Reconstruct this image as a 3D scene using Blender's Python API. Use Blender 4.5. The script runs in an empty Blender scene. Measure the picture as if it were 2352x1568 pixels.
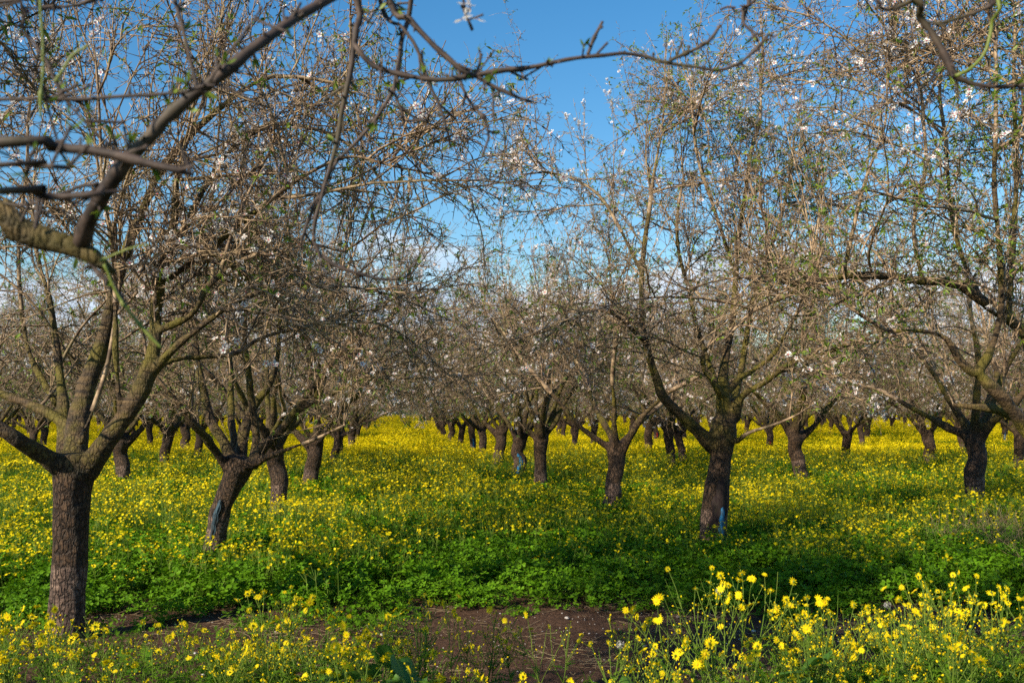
import bpy, math, random
import numpy as np
from mathutils import Matrix, Vector, Euler

random.seed(7)
scene = bpy.context.scene
col = scene.collection
R_ = math.radians

# ------------------------------------------------------------------ camera
CAM = np.array([0.0, 0.0, 1.5])
YAW, PITCH, LENS = R_(6.76), R_(3.9), 35.0
cd = bpy.data.cameras.new("camera")
cam = bpy.data.objects.new("camera", cd)
col.objects.link(cam)
cam.location = CAM
cam.rotation_euler = (R_(90) + PITCH, 0, -YAW)
cd.lens = LENS
cd.sensor_width = 36
cd.clip_start = 0.05
cd.clip_end = 20000
cd.dof.use_dof = True
cd.dof.focus_distance = 7.5
cd.dof.aperture_fstop = 5.6
scene.camera = cam

# ------------------------------------------------------------------ sky, sun, exposure
SUN_EL = R_(30)
SUN_AZ = (-0.80, -0.60)          # horizontal direction towards the sun: left and a little behind
w = bpy.data.worlds.new("World")
scene.world = w
w.use_nodes = True
nt = w.node_tree
N, L = nt.nodes, nt.links
N.clear()
wo = N.new("ShaderNodeOutputWorld")
bg = N.new("ShaderNodeBackground")
bg.inputs["Strength"].default_value = 0.104
sky = N.new("ShaderNodeTexSky")
sky.sky_type = 'NISHITA'
sky.sun_disc = False
sky.sun_elevation = SUN_EL
sky.sun_rotation = math.atan2(SUN_AZ[0], SUN_AZ[1])
sky.altitude = 0
sky.air_density = 1.25
sky.dust_density = 0.25
sky.ozone_density = 4.0
hs = N.new("ShaderNodeHueSaturation")
hs.inputs["Saturation"].default_value = 1.30
hs.inputs["Hue"].default_value = 0.498
L.new(sky.outputs[0], hs.inputs["Color"])
# low banks of cumulus near the horizon
tc = N.new("ShaderNodeTexCoord")
sep = N.new("ShaderNodeSeparateXYZ")
L.new(tc.outputs["Generated"], sep.inputs[0])
mp = N.new("ShaderNodeMapping")
mp.inputs["Scale"].default_value = (3.0, 3.0, 8.5)
mp.inputs["Location"].default_value = (3.1, 1.7, 0.4)
L.new(tc.outputs["Generated"], mp.inputs[0])
nz = N.new("ShaderNodeTexNoise")
nz.inputs["Scale"].default_value = 1.6
nz.inputs["Detail"].default_value = 9
nz.inputs["Roughness"].default_value = 0.52
L.new(mp.outputs[0], nz.inputs["Vector"])
band = N.new("ShaderNodeMapRange")           # clouds only low down
band.inputs["From Min"].default_value = 0.10
band.inputs["From Max"].default_value = 0.24
band.inputs["To Min"].default_value = 0.16
band.inputs["To Max"].default_value = -0.22
L.new(sep.outputs[2], band.inputs["Value"])
add = N.new("ShaderNodeMath"); add.operation = 'ADD'
L.new(nz.outputs[0], add.inputs[0]); L.new(band.outputs[0], add.inputs[1])
ramp = N.new("ShaderNodeMapRange"); ramp.interpolation_type = 'SMOOTHSTEP'
ramp.inputs["From Min"].default_value = 0.50
ramp.inputs["From Max"].default_value = 0.66
ramp.inputs["To Max"].default_value = 0.85
L.new(add.outputs[0], ramp.inputs["Value"])
nz2 = N.new("ShaderNodeTexNoise"); nz2.inputs["Scale"].default_value = 3.1; nz2.inputs["Detail"].default_value = 5
L.new(mp.outputs[0], nz2.inputs["Vector"])
cc = N.new("ShaderNodeMixRGB")
cc.inputs[1].default_value = (4.0, 5.0, 6.6, 1)
cc.inputs[2].default_value = (6.2, 6.4, 7.0, 1)
cr = N.new("ShaderNodeMapRange"); cr.inputs["From Min"].default_value = 0.38; cr.inputs["From Max"].default_value = 0.6
L.new(nz2.outputs[0], cr.inputs["Value"]); L.new(cr.outputs[0], cc.inputs[0])
mixc = N.new("ShaderNodeMixRGB")
L.new(ramp.outputs[0], mixc.inputs[0]); L.new(hs.outputs[0], mixc.inputs[1]); L.new(cc.outputs[0], mixc.inputs[2])
L.new(mixc.outputs[0], bg.inputs["Color"])
L.new(bg.outputs[0], wo.inputs[0])

sd = bpy.data.lights.new("sun", 'SUN')
sd.energy = 5.0
sd.angle = R_(0.5)
sd.color = (1.0, 0.885, 0.69)
so = bpy.data.objects.new("sun", sd)
col.objects.link(so)
sv = Vector((SUN_AZ[0] * math.cos(SUN_EL), SUN_AZ[1] * math.cos(SUN_EL), math.sin(SUN_EL))).normalized()
so.rotation_euler = sv.to_track_quat('Z', 'Y').to_euler()
so.location = (-20, -12, 20)

scene.view_settings.view_transform = 'Standard'
scene.view_settings.look = 'None'
scene.view_settings.exposure = 0.6
scene.view_settings.gamma = 1
scene.cycles.max_bounces = 4
scene.cycles.diffuse_bounces = 2
scene.cycles.glossy_bounces = 2
scene.cycles.transmission_bounces = 2
scene.cycles.use_denoising = False
scene.cycles.use_adaptive_sampling = True
scene.cycles.adaptive_threshold = 0.02
scene.cycles.sample_clamp_indirect = 4

# ------------------------------------------------------------------ photo coordinates (2352 px wide) -> world
F = LENS / 36 * 2352
CM = np.array(cam.rotation_euler.to_matrix())
def ray(px, py):
    return CM @ np.array([(px - 1176) / F, -(py - 784) / F, -1.0])
def at(px, py, depth):
    return CAM + ray(px, py) * depth
def ground(px, py, z=0.0):
    r = ray(px, py)
    return CAM + r * ((z - CAM[2]) / r[2])
def depth_of(p):
    return float((np.asarray(p) - CAM) @ (-CM[:, 2]))

# ------------------------------------------------------------------ object helpers
def tag(o, label=None, cat=None, group=None, kind=None):
    if label: o["label"] = label
    if cat: o["category"] = cat
    if group: o["group"] = group
    if kind: o["kind"] = kind
    return o
def empty(name, loc, rz=0.0):
    o = bpy.data.objects.new(name, None)
    o.empty_display_size = 0.2
    col.objects.link(o)
    o.location = loc
    o.rotation_euler = (0, 0, rz)
    return o
def mesh_np(name, V, faces, mats=(), mi=None, smooth=True):
    """faces: list of (M,k) int arrays; mi: matching list of material indices (int or array)"""
    me = bpy.data.meshes.new(name)
    V = np.ascontiguousarray(V, dtype=np.float32)
    me.vertices.add(len(V)); me.vertices.foreach_set("co", V.ravel())
    faces = [np.asarray(f, dtype=np.int32) for f in faces if len(f)]
    nl = sum(f.size for f in faces); npoly = sum(len(f) for f in faces)
    me.loops.add(nl); me.polygons.add(npoly)
    me.loops.foreach_set("vertex_index", np.concatenate([f.ravel() for f in faces]))
    ls, s = [], 0
    for f in faces:
        k = f.shape[1]
        ls.append(s + np.arange(len(f)) * k); s += f.size
    me.polygons.foreach_set("loop_start", np.concatenate(ls).astype(np.int32))
    if mi is not None:
        me.polygons.foreach_set("material_index", np.concatenate(
            [np.full(len(f), m, dtype=np.int32) if np.isscalar(m) else np.asarray(m, np.int32) for f, m in zip(faces, mi)]))
    me.update(calc_edges=True)
    me.polygons.foreach_set("use_smooth", np.full(npoly, smooth))
    for m in mats: me.materials.append(m)
    return me
def link(name, me, parent=None, loc=None):
    o = bpy.data.objects.new(name, me)
    col.objects.link(o)
    if parent is not None: o.parent = parent
    if loc is not None: o.location = loc
    return o
class Acc:
    """collects geometry with material indices"""
    def __init__(s): s.V, s.F, s.M, s.n = [], [], [], 0
    def add(s, V, F, m=0):
        V = np.asarray(V, float).reshape(-1, 3)
        for f in (F if isinstance(F, list) else [F]):
            s.F.append(np.asarray(f) + s.n); s.M.append(m)
        s.V.append(V); s.n += len(V)
    def mesh(s, name, mats, smooth=True):
        return mesh_np(name, np.concatenate(s.V), s.F, mats, s.M, smooth)

def unit(a):
    return a / (np.linalg.norm(a, axis=-1, keepdims=True) + 1e-9)
def hash3(i, j, k, seed):
    h = (i * 374761393 + j * 668265263 + k * 2147483647 + seed * 974634777) & 0xffffffff
    h = ((h ^ (h >> 13)) * 1274126177) & 0xffffffff
    return ((h ^ (h >> 16)) & 0xffff) / 65535.0
def noise3(P, seed=0):
    P = np.asarray(P, float)
    I = np.floor(P).astype(np.int64); f = P - I; f = f * f * (3 - 2 * f)
    r = 0
    for a in (0, 1):
        for b in (0, 1):
            for c in (0, 1):
                wgt = (f[..., 0] if a else 1 - f[..., 0]) * (f[..., 1] if b else 1 - f[..., 1]) * (f[..., 2] if c else 1 - f[..., 2])
                r = r + wgt * hash3(I[..., 0] + a, I[..., 1] + b, I[..., 2] + c, seed)
    return r * 2 - 1
def fbm(P, octv=3, seed=0):
    r, a = 0, 1.0
    P = np.asarray(P, float)
    for o in range(octv):
        r = r + a * noise3(P, seed + o); P = P * 2.03; a *= 0.5
    return r / 1.6

def tubes(P, Rr, S, cap=False):
    """P (N,K,3), Rr (N,K): tapered tubes of S sides -> V, faces"""
    n, K = P.shape[:2]
    T = np.empty_like(P)
    T[:, 1:-1] = P[:, 2:] - P[:, :-2]; T[:, 0] = P[:, 1] - P[:, 0]; T[:, -1] = P[:, -1] - P[:, -2]
    T = unit(T)
    mean = unit(P[:, -1] - P[:, 0])
    ref = np.where(np.abs(mean[:, 2:3]) > 0.8, np.array([[1.0, 0.13, 0]]), np.array([[0.1, 0.05, 1.0]]))
    ref = np.repeat(ref[:, None], K, 1)
    U = unit(np.cross(T, ref)); W = np.cross(T, U)
    a = np.arange(S) * 2 * np.pi / S
    V = P[:, :, None] + Rr[:, :, None, None] * (U[:, :, None] * np.cos(a)[None, None, :, None] + W[:, :, None] * np.sin(a)[None, None, :, None])
    idx = np.arange(n * K * S).reshape(n, K, S)
    A = idx[:, :-1]; B = idx[:, 1:]
    q = np.stack([A, B, np.roll(B, -1, 2), np.roll(A, -1, 2)], -1).reshape(-1, 4)
    fs = [q]
    if cap:
        fs += [idx[:, 0], idx[:, -1][:, ::-1]]
    return V.reshape(-1, 3), fs
def cones(P0, P1, r):
    """3-sided spikes"""
    n = len(P0); D = unit(P1 - P0)
    ref = np.where(np.abs(D[:, 2:3]) > 0.8, np.array([[1.0, 0, 0]]), np.array([[0, 0, 1.0]]))
    U = unit(np.cross(D, ref)); W = np.cross(D, U)
    vs = [P0 + r[:, None] * (U * math.cos(t) + W * math.sin(t)) for t in (0, 2.094, 4.189)] + [P1]
    V = np.stack(vs, 1).reshape(-1, 3)
    b = np.arange(n)[:, None] * 4
    f = np.concatenate([b + np.array([[0, 1, 3]]), b + np.array([[1, 2, 3]]), b + np.array([[2, 0, 3]])])
    return V, f
def resample(pts, K):
    """smooth resampling of a polyline with extra columns"""
    pts = np.asarray(pts, float)
    d = np.r_[0, np.cumsum(np.linalg.norm(np.diff(pts[:, :3], axis=0), axis=1))]
    t = np.linspace(0, d[-1], K)
    # Catmull-Rom through the points
    out = np.empty((K, pts.shape[1]))
    ext = np.vstack([2 * pts[0] - pts[1], pts, 2 * pts[-1] - pts[-2]])
    for i, tt in enumerate(t):
        s = min(np.searchsorted(d, tt, side='right') - 1, len(pts) - 2)
        u = (tt - d[s]) / (d[s + 1] - d[s] + 1e-9)
        p0, p1, p2, p3 = ext[s], ext[s + 1], ext[s + 2], ext[s + 3]
        out[i] = 0.5 * ((2 * p1) + (-p0 + p2) * u + (2 * p0 - 5 * p1 + 4 * p2 - p3) * u * u + (-p0 + 3 * p1 - 3 * p2 + p3) * u ** 3)
    return out

# ------------------------------------------------------------------ materials
def new_mat(name):
    m = bpy.data.materials.new(name); m.use_nodes = True
    n, l = m.node_tree.nodes, m.node_tree.links
    p = n["Principled BSDF"]
    return m, n, l, p
def noise_node(n, l, vec, scale, detail=4, rough=0.55):
    t = n.new("ShaderNodeTexNoise"); t.inputs["Scale"].default_value = scale
    t.inputs["Detail"].default_value = detail; t.inputs["Roughness"].default_value = rough
    if vec is not None: l.new(vec, t.inputs["Vector"])
    return t.outputs[0]
def noise_col(n, l, vec, scale):
    t = n.new("ShaderNodeTexNoise"); t.inputs["Scale"].default_value = scale; t.inputs["Detail"].default_value = 3; l.new(vec, t.inputs["Vector"])
    m_ = n.new("ShaderNodeVectorMath"); m_.operation = 'MULTIPLY_ADD'; l.new(t.outputs["Color"], m_.inputs[0]); m_.inputs[1].default_value = (3, 3, 3); l.new(vec, m_.inputs[2])
    return m_.outputs[0]
def mrange(n, l, v, a, b, c=0.0, d=1.0):
    t = n.new("ShaderNodeMapRange")
    for k, x in zip(("From Min", "From Max", "To Min", "To Max"), (a, b, c, d)): t.inputs[k].default_value = x
    l.new(v, t.inputs["Value"]); return t.outputs[0]
def mixrgb(n, l, fac, a, b, mode='MIX'):
    t = n.new("ShaderNodeMixRGB"); t.blend_type = mode
    for i, x in ((0, fac), (1, a), (2, b)):
        if isinstance(x, (tuple, float, int)):
            t.inputs[i].default_value = x if i == 0 else (*x, 1)
        else: l.new(x, t.inputs[i])
    return t.outputs[0]
def mathn(n, l, op, a, b):
    t = n.new("ShaderNodeMath"); t.operation = op
    for i, x in ((0, a), (1, b)):
        if isinstance(x, (float, int)): t.inputs[i].default_value = x
        else: l.new(x, t.inputs[i])
    return t.outputs[0]

def bark_material(name="almond_bark", moss=1.0):
    m, n, l, p = new_mat(name)
    tc = n.new("ShaderNodeTexCoord"); ob = tc.outputs["Object"]
    sx = n.new("ShaderNodeSeparateXYZ"); l.new(ob, sx.inputs[0])
    big = noise_node(n, l, ob, 3.0, 5)
    fine = noise_node(n, l, ob, 38.0, 6, 0.65)
    mp = n.new("ShaderNodeMapping"); mp.inputs["Scale"].default_value = (7, 7, 42); l.new(ob, mp.inputs[0])
    ring = noise_node(n, l, mp.outputs[0], 1.0, 4, 0.6)
    mp2 = n.new("ShaderNodeMapping"); mp2.inputs["Scale"].default_value = (26, 26, 5); l.new(ob, mp2.inputs[0])
    streak = noise_node(n, l, mp2.outputs[0], 1.0, 5, 0.6)
    trunkc = mixrgb(n, l, mrange(n, l, fine, 0.35, 0.65), (0.022, 0.012, 0.006), (0.115, 0.064, 0.033))
    trunkc = mixrgb(n, l, mrange(n, l, streak, 0.5, 0.75, 0, 0.6), trunkc, (0.026, 0.016, 0.011))
    basec = mixrgb(n, l, mrange(n, l, ring, 0.35, 0.65), (0.05, 0.030, 0.022), (0.25, 0.165, 0.12))
    basec = mixrgb(n, l, mrange(n, l, streak, 0.45, 0.7), basec, (0.06, 0.033, 0.026))
    zc = mathn(n, l, 'ADD', sx.outputs[2], mrange(n, l, big, 0, 1, -0.10, 0.10))
    body = mixrgb(n, l, mrange(n, l, zc, 0.47, 0.50), basec, trunkc)
    limbc = mixrgb(n, l, mrange(n, l, ring, 0.40, 0.62), (0.032, 0.020, 0.010), (0.135, 0.086, 0.038))
    limbc = mixrgb(n, l, mrange(n, l, big, 0.44, 0.58, 0, 0.8 * moss), limbc, (0.12, 0.10, 0.007))
    body = mixrgb(n, l, mrange(n, l, zc, 1.02, 1.32), body, limbc)
    l.new(body, p.inputs["Base Color"])
    p.inputs["Roughness"].default_value = 0.72
    p.inputs["Specular IOR Level"].default_value = 0.35
    b = n.new("ShaderNodeBump"); b.inputs["Strength"].default_value = 0.9; b.inputs["Distance"].default_value = 0.02
    vor = n.new("ShaderNodeTexVoronoi"); vor.feature = 'DISTANCE_TO_EDGE'; vor.inputs["Scale"].default_value = 1.0
    mpv = n.new("ShaderNodeMapping"); mpv.inputs["Scale"].default_value = (38, 38, 13); l.new(ob, mpv.inputs[0])
    wv = mixrgb(n, l, 0.35, mpv.outputs[0], noise_col(n, l, mpv.outputs[0], 1.3)); l.new(wv, vor.inputs["Vector"])
    crack = mrange(n, l, vor.outputs["Distance"], 0.0, 0.16)
    lowz = mrange(n, l, sx.outputs[2], 1.1, 1.5, 1.0, 0.25)
    dk = mathn(n, l, 'MULTIPLY', mathn(n, l, 'SUBTRACT', 1.0, crack), mathn(n, l, 'MULTIPLY', lowz, 0.75))
    body = mixrgb(n, l, dk, body, (0.012, 0.008, 0.006)); l.new(body, p.inputs["Base Color"])
    hsum = mathn(n, l, 'ADD', mathn(n, l, 'MULTIPLY', fine, 0.7), mathn(n, l, 'ADD', mathn(n, l, 'MULTIPLY', ring, 0.2), mathn(n, l, 'MULTIPLY', mathn(n, l, 'ADD', mathn(n, l, 'MULTIPLY', crack, lowz), streak), 0.8)))
    l.new(hsum, b.inputs["Height"]); l.new(b.outputs[0], p.inputs["Normal"])
    return m
BARK = bark_material()

def twig_material():
    m, n, l, p = new_mat("almond_twig_bark")
    tc = n.new("ShaderNodeTexCoord"); ob = tc.outputs["Object"]
    a = noise_node(n, l, ob, 1.9, 4)
    b = noise_node(n, l, ob, 14, 3)
    c = mixrgb(n, l, mrange(n, l, b, 0.36, 0.64), (0.075, 0.045, 0.028), (0.44, 0.31, 0.19))
    c = mixrgb(n, l, mrange(n, l, a, 0.5, 0.66, 0, 0.5), c, (0.17, 0.14, 0.055))
    l.new(c, p.inputs["Base Color"]); p.inputs["Roughness"].default_value = 0.65
    p.inputs["Specular IOR Level"].default_value = 0.3
    return m
TWIG = twig_material()


def leaf_material(name, c1, c2, trans=0.35, rough=0.5, hue=0.02, spec=0.4):
    m, n, l, p = new_mat(name)
    oi = n.new("ShaderNodeObjectInfo")
    geo = n.new("ShaderNodeNewGeometry")
    r = mathn(n, l, 'FRACT', mathn(n, l, 'ADD', oi.outputs["Random"], geo.outputs["Random Per Island"]), 0.0)
    c = mixrgb(n, l, r, c1, c2)
    l.new(c, p.inputs["Base Color"]); p.inputs["Roughness"].default_value = rough
    p.inputs["Specular IOR Level"].default_value = spec
    if trans > 0:
        tr = n.new("ShaderNodeBsdfTranslucent"); l.new(c, tr.inputs[0])
        mx = n.new("ShaderNodeMixShader"); mx.inputs[0].default_value = trans
        l.new(p.outputs[0], mx.inputs[1]); l.new(tr.outputs[0], mx.inputs[2])
        l.new(mx.outputs[0], n["Material Output"].inputs[0])
    return m
CLOVER = leaf_material("clover_leaf", (0.065, 0.165, 0.004), (0.135, 0.28, 0.008), 0.3, 0.6, spec=0.12)
HERB = leaf_material("herb_leaf", (0.058, 0.145, 0.006), (0.14, 0.26, 0.012), 0.3, 0.6, spec=0.12)
STEM = leaf_material("herb_stem", (0.10, 0.17, 0.018), (0.17, 0.24, 0.035), 0.15, 0.6, spec=0.15)
ALMLEAF = leaf_material("almond_leaf", (0.08, 0.16, 0.012), (0.25, 0.33, 0.035), 0.4, 0.5)
YELLOW = leaf_material("yellow_petal", (0.88, 0.63, 0.003), (0.93, 0.79, 0.008), 0.35, 0.6, spec=0.15)
YDISC = leaf_material("yellow_disc", (0.62, 0.36, 0.008), (0.72, 0.45, 0.015), 0.0, 0.8, spec=0.1)
PETAL = leaf_material("blossom_petal", (0.86, 0.82, 0.79), (0.90, 0.89, 0.86), 0.35, 0.6, spec=0.15)
PINK = leaf_material("blossom_centre", (0.42, 0.09, 0.12), (0.55, 0.16, 0.18), 0.1, 0.7, spec=0.15)
FLUFF = leaf_material("seed_fluff", (0.62, 0.60, 0.56), (0.75, 0.73, 0.70), 0.4, 0.9, spec=0.05)
DRY = leaf_material("dry_stalk", (0.23, 0.165, 0.095), (0.36, 0.27, 0.16), 0.0, 0.8, spec=0.1)

def paint_material(name, c):
    m, n, l, p = new_mat(name)
    tc = n.new("ShaderNodeTexCoord")
    mp = n.new("ShaderNodeMapping"); mp.inputs["Scale"].default_value = (40, 40, 7); l.new(tc.outputs["Object"], mp.inputs[0])
    a = noise_node(n, l, mp.outputs[0], 1.0, 5, 0.65)
    cx = mixrgb(n, l, mrange(n, l, a, 0.42, 0.60), c, (c[0] * 0.25 + 0.03, c[1] * 0.25 + 0.025, c[2] * 0.25 + 0.02))
    l.new(cx, p.inputs["Base Color"]); p.inputs["Roughness"].default_value = 0.9; p.inputs["Specular IOR Level"].default_value = 0.1
    b = n.new("ShaderNodeBump"); b.inputs["Strength"].default_value = 0.6; b.inputs["Distance"].default_value = 0.01
    l.new(a, b.inputs["Height"]); l.new(b.outputs[0], p.inputs["Normal"])
    return m
BLUE = paint_material("blue_wound_paint", (0.02, 0.16, 0.34))
FADED = paint_material("faded_blue_paint", (0.05, 0.085, 0.11))
REDP = paint_material("red_mark_paint", (0.42, 0.03, 0.035))
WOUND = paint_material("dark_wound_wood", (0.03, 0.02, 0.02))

# ------------------------------------------------------------------ tree building
def grow(rng, S, D, Ln, K, wander, grav):
    n = len(S); P = np.empty((n, K, 3)); P[:, 0] = S
    D = unit(D); st = (Ln / (K - 1))[:, None]
    g = np.zeros((n, 3)); 
    for k in range(1, K):
        gz = grav if np.isscalar(grav) else grav(k / (K - 1))
        g[:, 2] = gz
        D = unit(D + rng.normal(size=(n, 3)) * wander + g)
        P[:, k] = P[:, k - 1] + D * st
    return P
def pick(P, Rr, par, t):
    K = P.shape[1]; f = np.clip(t * (K - 1), 0, K - 1.001); i = f.astype(int); u = (f - i)[:, None]
    a, b = P[par, i], P[par, i + 1]
    return a + (b - a) * u, unit(b - a), Rr[par, i] * (1 - u[:, 0]) + Rr[par, i + 1] * u[:, 0]

def lit_gap(P):
    """twigs pruned away on the side where sunlight falls through to the clover in the middle of the lane"""
    k = P[:, 2] / math.tan(SUN_EL)
    h = np.hypot(*SUN_AZ); x = P[:, 0] - SUN_AZ[0] / h * k; y = P[:, 1] - SUN_AZ[1] / h * k
    return (x > -1.5) & (x < 1.35) & (y > 6.9) & (y < 9.0)
def default_limbs(rng, H, r0, nl=None, spread=1.0):
    nl = nl or rng.integers(5, 8)
    out = []; a0 = rng.uniform(0, 6.28)
    for i in range(nl):
        az = a0 + i * 6.283 / nl + rng.uniform(-0.35, 0.35)
        el = R_(rng.uniform(32, 62)); Ln = rng.uniform(2.1, 3.1)
        if i % 3 == 2: el = R_(rng.uniform(66, 82)); Ln *= 1.0
        d = np.array([math.cos(az) * math.cos(el) * spread, math.sin(az) * math.cos(el) * spread, math.sin(el)])
        st = np.array([math.cos(az), math.sin(az), 0]) * r0 * 0.35 + np.array([0, 0, H - rng.uniform(0.0, 0.16)])
        P = grow(rng, st[None], d[None], np.array([Ln]), 9, 0.13, rng.uniform(-0.01, 0.07))[0]
        rr = np.linspace(rng.uniform(0.42, 0.62) * r0, 0.012, 9) ; rr[0] *= 1.2
        out.append(np.c_[P, rr])
    return out

def build_tree_meshes(name, seed, trunk, limbs, q=1.0, up=0.45, leafy=1.0, bloom=1.0, voxel=0.02, droop=1.0, hmax=6.3, extra_nodes=None, twig_r=1.0, sides=3, zmin=1.15, env=0.40, enx=1.6, lscale=0.85, gap=None):
    """trunk: (n,4) pts; limbs: list of (n,4). returns dict of meshes (local coords)"""
    rng = np.random.default_rng(seed)
    # --- trunk and scaffold limbs: one skin made by voxel remesh
    acc = Acc()
    tk = resample(trunk, 22)
    V, f = tubes(tk[None, :, :3], tk[None, :, 3], 20, True); acc.add(V, f)
    lim = np.stack([resample(lb, 26) for lb in limbs])
    LR = np.maximum(lim[..., 3] * lscale, 0.004)
    LR *= 1 + 0.10 * noise3(lim[..., :3] * 5.0, seed)
    LP = lim[..., :3].copy()
    wob = np.stack([noise3(LP * 2.2, seed + 5), noise3(LP * 2.2, seed + 6), noise3(LP * 2.2, seed + 7)], -1)
    amp = np.linspace(0, 1, 26)[None, :, None] * 0.05
    LP += wob * amp
    cut = max(0.016, voxel * 1.15)
    thin = Acc()
    for P, r in zip(LP, LR):
        k = int(np.argmax(r < cut)) if (r < cut).any() else len(r)
        if k > 3:
            V, f = tubes(P[None, :k + 1], r[None, :k + 1], 12, True); acc.add(V, f)
        if k < len(r) - 1:
            s = max(0, k - 2)
            V, f = tubes(P[None, s:], r[None, s:] * 0.99, 8); thin.add(V, f)
    tmp = link("tmp", acc.mesh("tmp", [BARK]))
    md = tmp.modifiers.new("r", 'REMESH'); md.mode = 'VOXEL'; md.voxel_size = voxel
    sm = tmp.modifiers.new("s", 'SMOOTH'); sm.factor = 0.5; sm.iterations = 4
    dg = bpy.context.evaluated_depsgraph_get()
    tm = bpy.data.meshes.new_from_object(tmp.evaluated_get(dg))
    tm.name = name + "_trunk"
    bpy.data.objects.remove(tmp)
    nv = len(tm.vertices)
    co = np.empty(nv * 3, np.float32); tm.vertices.foreach_get("co", co); co = co.reshape(-1, 3).astype(float)
    no = np.empty(nv * 3, np.float32); tm.vertices.foreach_get("normal", no); no = no.reshape(-1, 3)
    knob = fbm(co * np.array([6, 6, 3.5]), 3, seed) * 0.021 + fbm(co * np.array([22, 22, 8]), 2, seed + 3) * 0.005
    low = np.clip(1.4 - co[:, 2] * 0.4, 0.42, 1)
    co += no * (knob * low)[:, None]
    tm.vertices.foreach_set("co", co.astype(np.float32).ravel()); tm.update()
    tm.polygons.foreach_set("use_smooth", np.ones(len(tm.polygons), bool))
    tm.materials.clear(); tm.materials.append(BARK)
    # --- branches, level 2
    LL = np.linalg.norm(np.diff(LP, axis=1), axis=2).sum(1)
    w = LL * 3.4 * q
    par, tt = [], []
    for i, x in enumerate(w):
        c = max(2, int(round(x)))
        par += [i] * c; tt += list(rng.uniform(0.30, 1.0, c) ** 0.85)
    par = np.array(par); tt = np.array(tt)
    # cluster end shoots too
    par = np.r_[par, np.arange(len(LP)), np.arange(len(LP))]; tt = np.r_[tt, np.full(2 * len(LP), 0.985)]
    S, T, r = pick(LP, LR, par, tt)
    n = len(S)
    isup = rng.random(n) < up
    rnd = rng.normal(size=(n, 3)); rnd[:, 2] *= 0.5
    axis = np.array([trunk[-1][0], trunk[-1][1], 0.0]); outw = S - axis; outw[:, 2] = 0; outw = unit(outw)
    Dside = unit(T * 0.5 + unit(rnd) * 0.95 + outw * 0.45 + np.array([0, 0, 0.22]))
    Dup = unit(T * 0.25 + rng.normal(size=(n, 3)) * 0.22 + np.array([0, 0, 1.25]))
    D = np.where(isup[:, None], Dup, Dside)
    rho = np.linalg.norm((S - axis)[:, :2], axis=1)
    room = np.clip(hmax * (1 - env * np.clip(rho / 3.0, 0, 1.2) ** enx) - S[:, 2], 0.25, 9)
    Ln = np.where(isup, np.minimum(rng.uniform(0.7, 2.4, n), room * rng.uniform(0.55, 1.0, n)), rng.uniform(0.7, 1.9, n))
    P2 = grow(rng, S, D, Ln, 12, 0.09, -0.045 * droop)
    P2u = grow(rng, S, D, Ln, 12, 0.045, 0.02)
    P2 = np.where(isup[:, None, None], P2u, P2)
    ok = P2[:, 3:, 2].min(1) > zmin
    P2, isup, Ln, r, n = P2[ok], isup[ok], Ln[ok], r[ok], int(ok.sum())
    r2 = np.minimum(np.where(isup, rng.uniform(0.004, 0.0095, n), rng.uniform(0.007, 0.014, n)), r * 0.8 + 0.002)
    R2 = r2[:, None] * np.linspace(1, 0.28, 12)[None]
    V, f = tubes(P2, R2, 5); thin.add(V, f)
    # --- level 3
    c3 = np.maximum(3, (Ln * rng.uniform(6.5, 10, n) * q * np.where(isup, 0.75, 1.15))).astype(int)
    par = np.repeat(np.arange(n), c3); t = rng.uniform(0.08, 1.0, len(par))
    S, T, r = pick(P2, R2, par, t); m = len(S); u3 = isup[par]
    ax3 = unit(rng.normal(size=(m, 3)))
    D = np.where(u3[:, None], unit(T * 0.9 + ax3 * 0.55 + np.array([0, 0, 0.45])), unit(T * 0.5 + ax3 * 0.95 + np.array([0, 0, 0.05])))
    L3 = np.where(u3, rng.uniform(0.15, 0.7, m), rng.uniform(0.2, 0.85, m)) * (1.15 - 0.5 * t)
    P3 = grow(rng, S, D, L3, 7, 0.15, -0.025 * droop)
    P3u = grow(rng, S, D, L3, 7, 0.08, 0.05)
    P3 = np.where(u3[:, None, None], P3u, P3)
    ok = P3[:, -1, 2] > zmin - 0.12
    if gap is not None: ok &= ~(lit_gap(P3[:, 3] + gap) & (rng.random(m) < 0.8))
    P3, u3, L3, r, m = P3[ok], u3[ok], L3[ok], r[ok], int(ok.sum())
    r3 = np.minimum(rng.uniform(0.0032, 0.0055, m) * twig_r, r * 0.9)
    R3 = r3[:, None] * np.linspace(1, 0.42, 7)[None]
    V, f = tubes(P3, R3, 4 if sides > 3 else 3); thin.add(V, f)
    # --- level 4: twiglets, crooked
    c4 = np.maximum(1, L3 * rng.uniform(9, 17, m) * q * np.where(u3, 0.6, 1.1)).astype(int)
    par = np.repeat(np.arange(m), c4); t = rng.uniform(0.08, 1.0, len(par))
    S, T, r = pick(P3, R3, par, t); k4 = len(S)
    D = unit(T * 0.5 + unit(rng.normal(size=(k4, 3))) * 1.0 + np.array([0, 0, 0.05]))
    L4 = rng.uniform(0.04, 0.26, k4) * (1.2 - 0.5 * t)
    P4 = grow(rng, S, D, L4, 4, 0.28, 0.0)
    r4 = np.minimum(rng.uniform(0.002, 0.0033, k4) * twig_r, r)
    R4 = r4[:, None] * np.linspace(1, 0.55, 4)[None]
    V, f = tubes(P4, R4, 3); thin.add(V, f)
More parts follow.
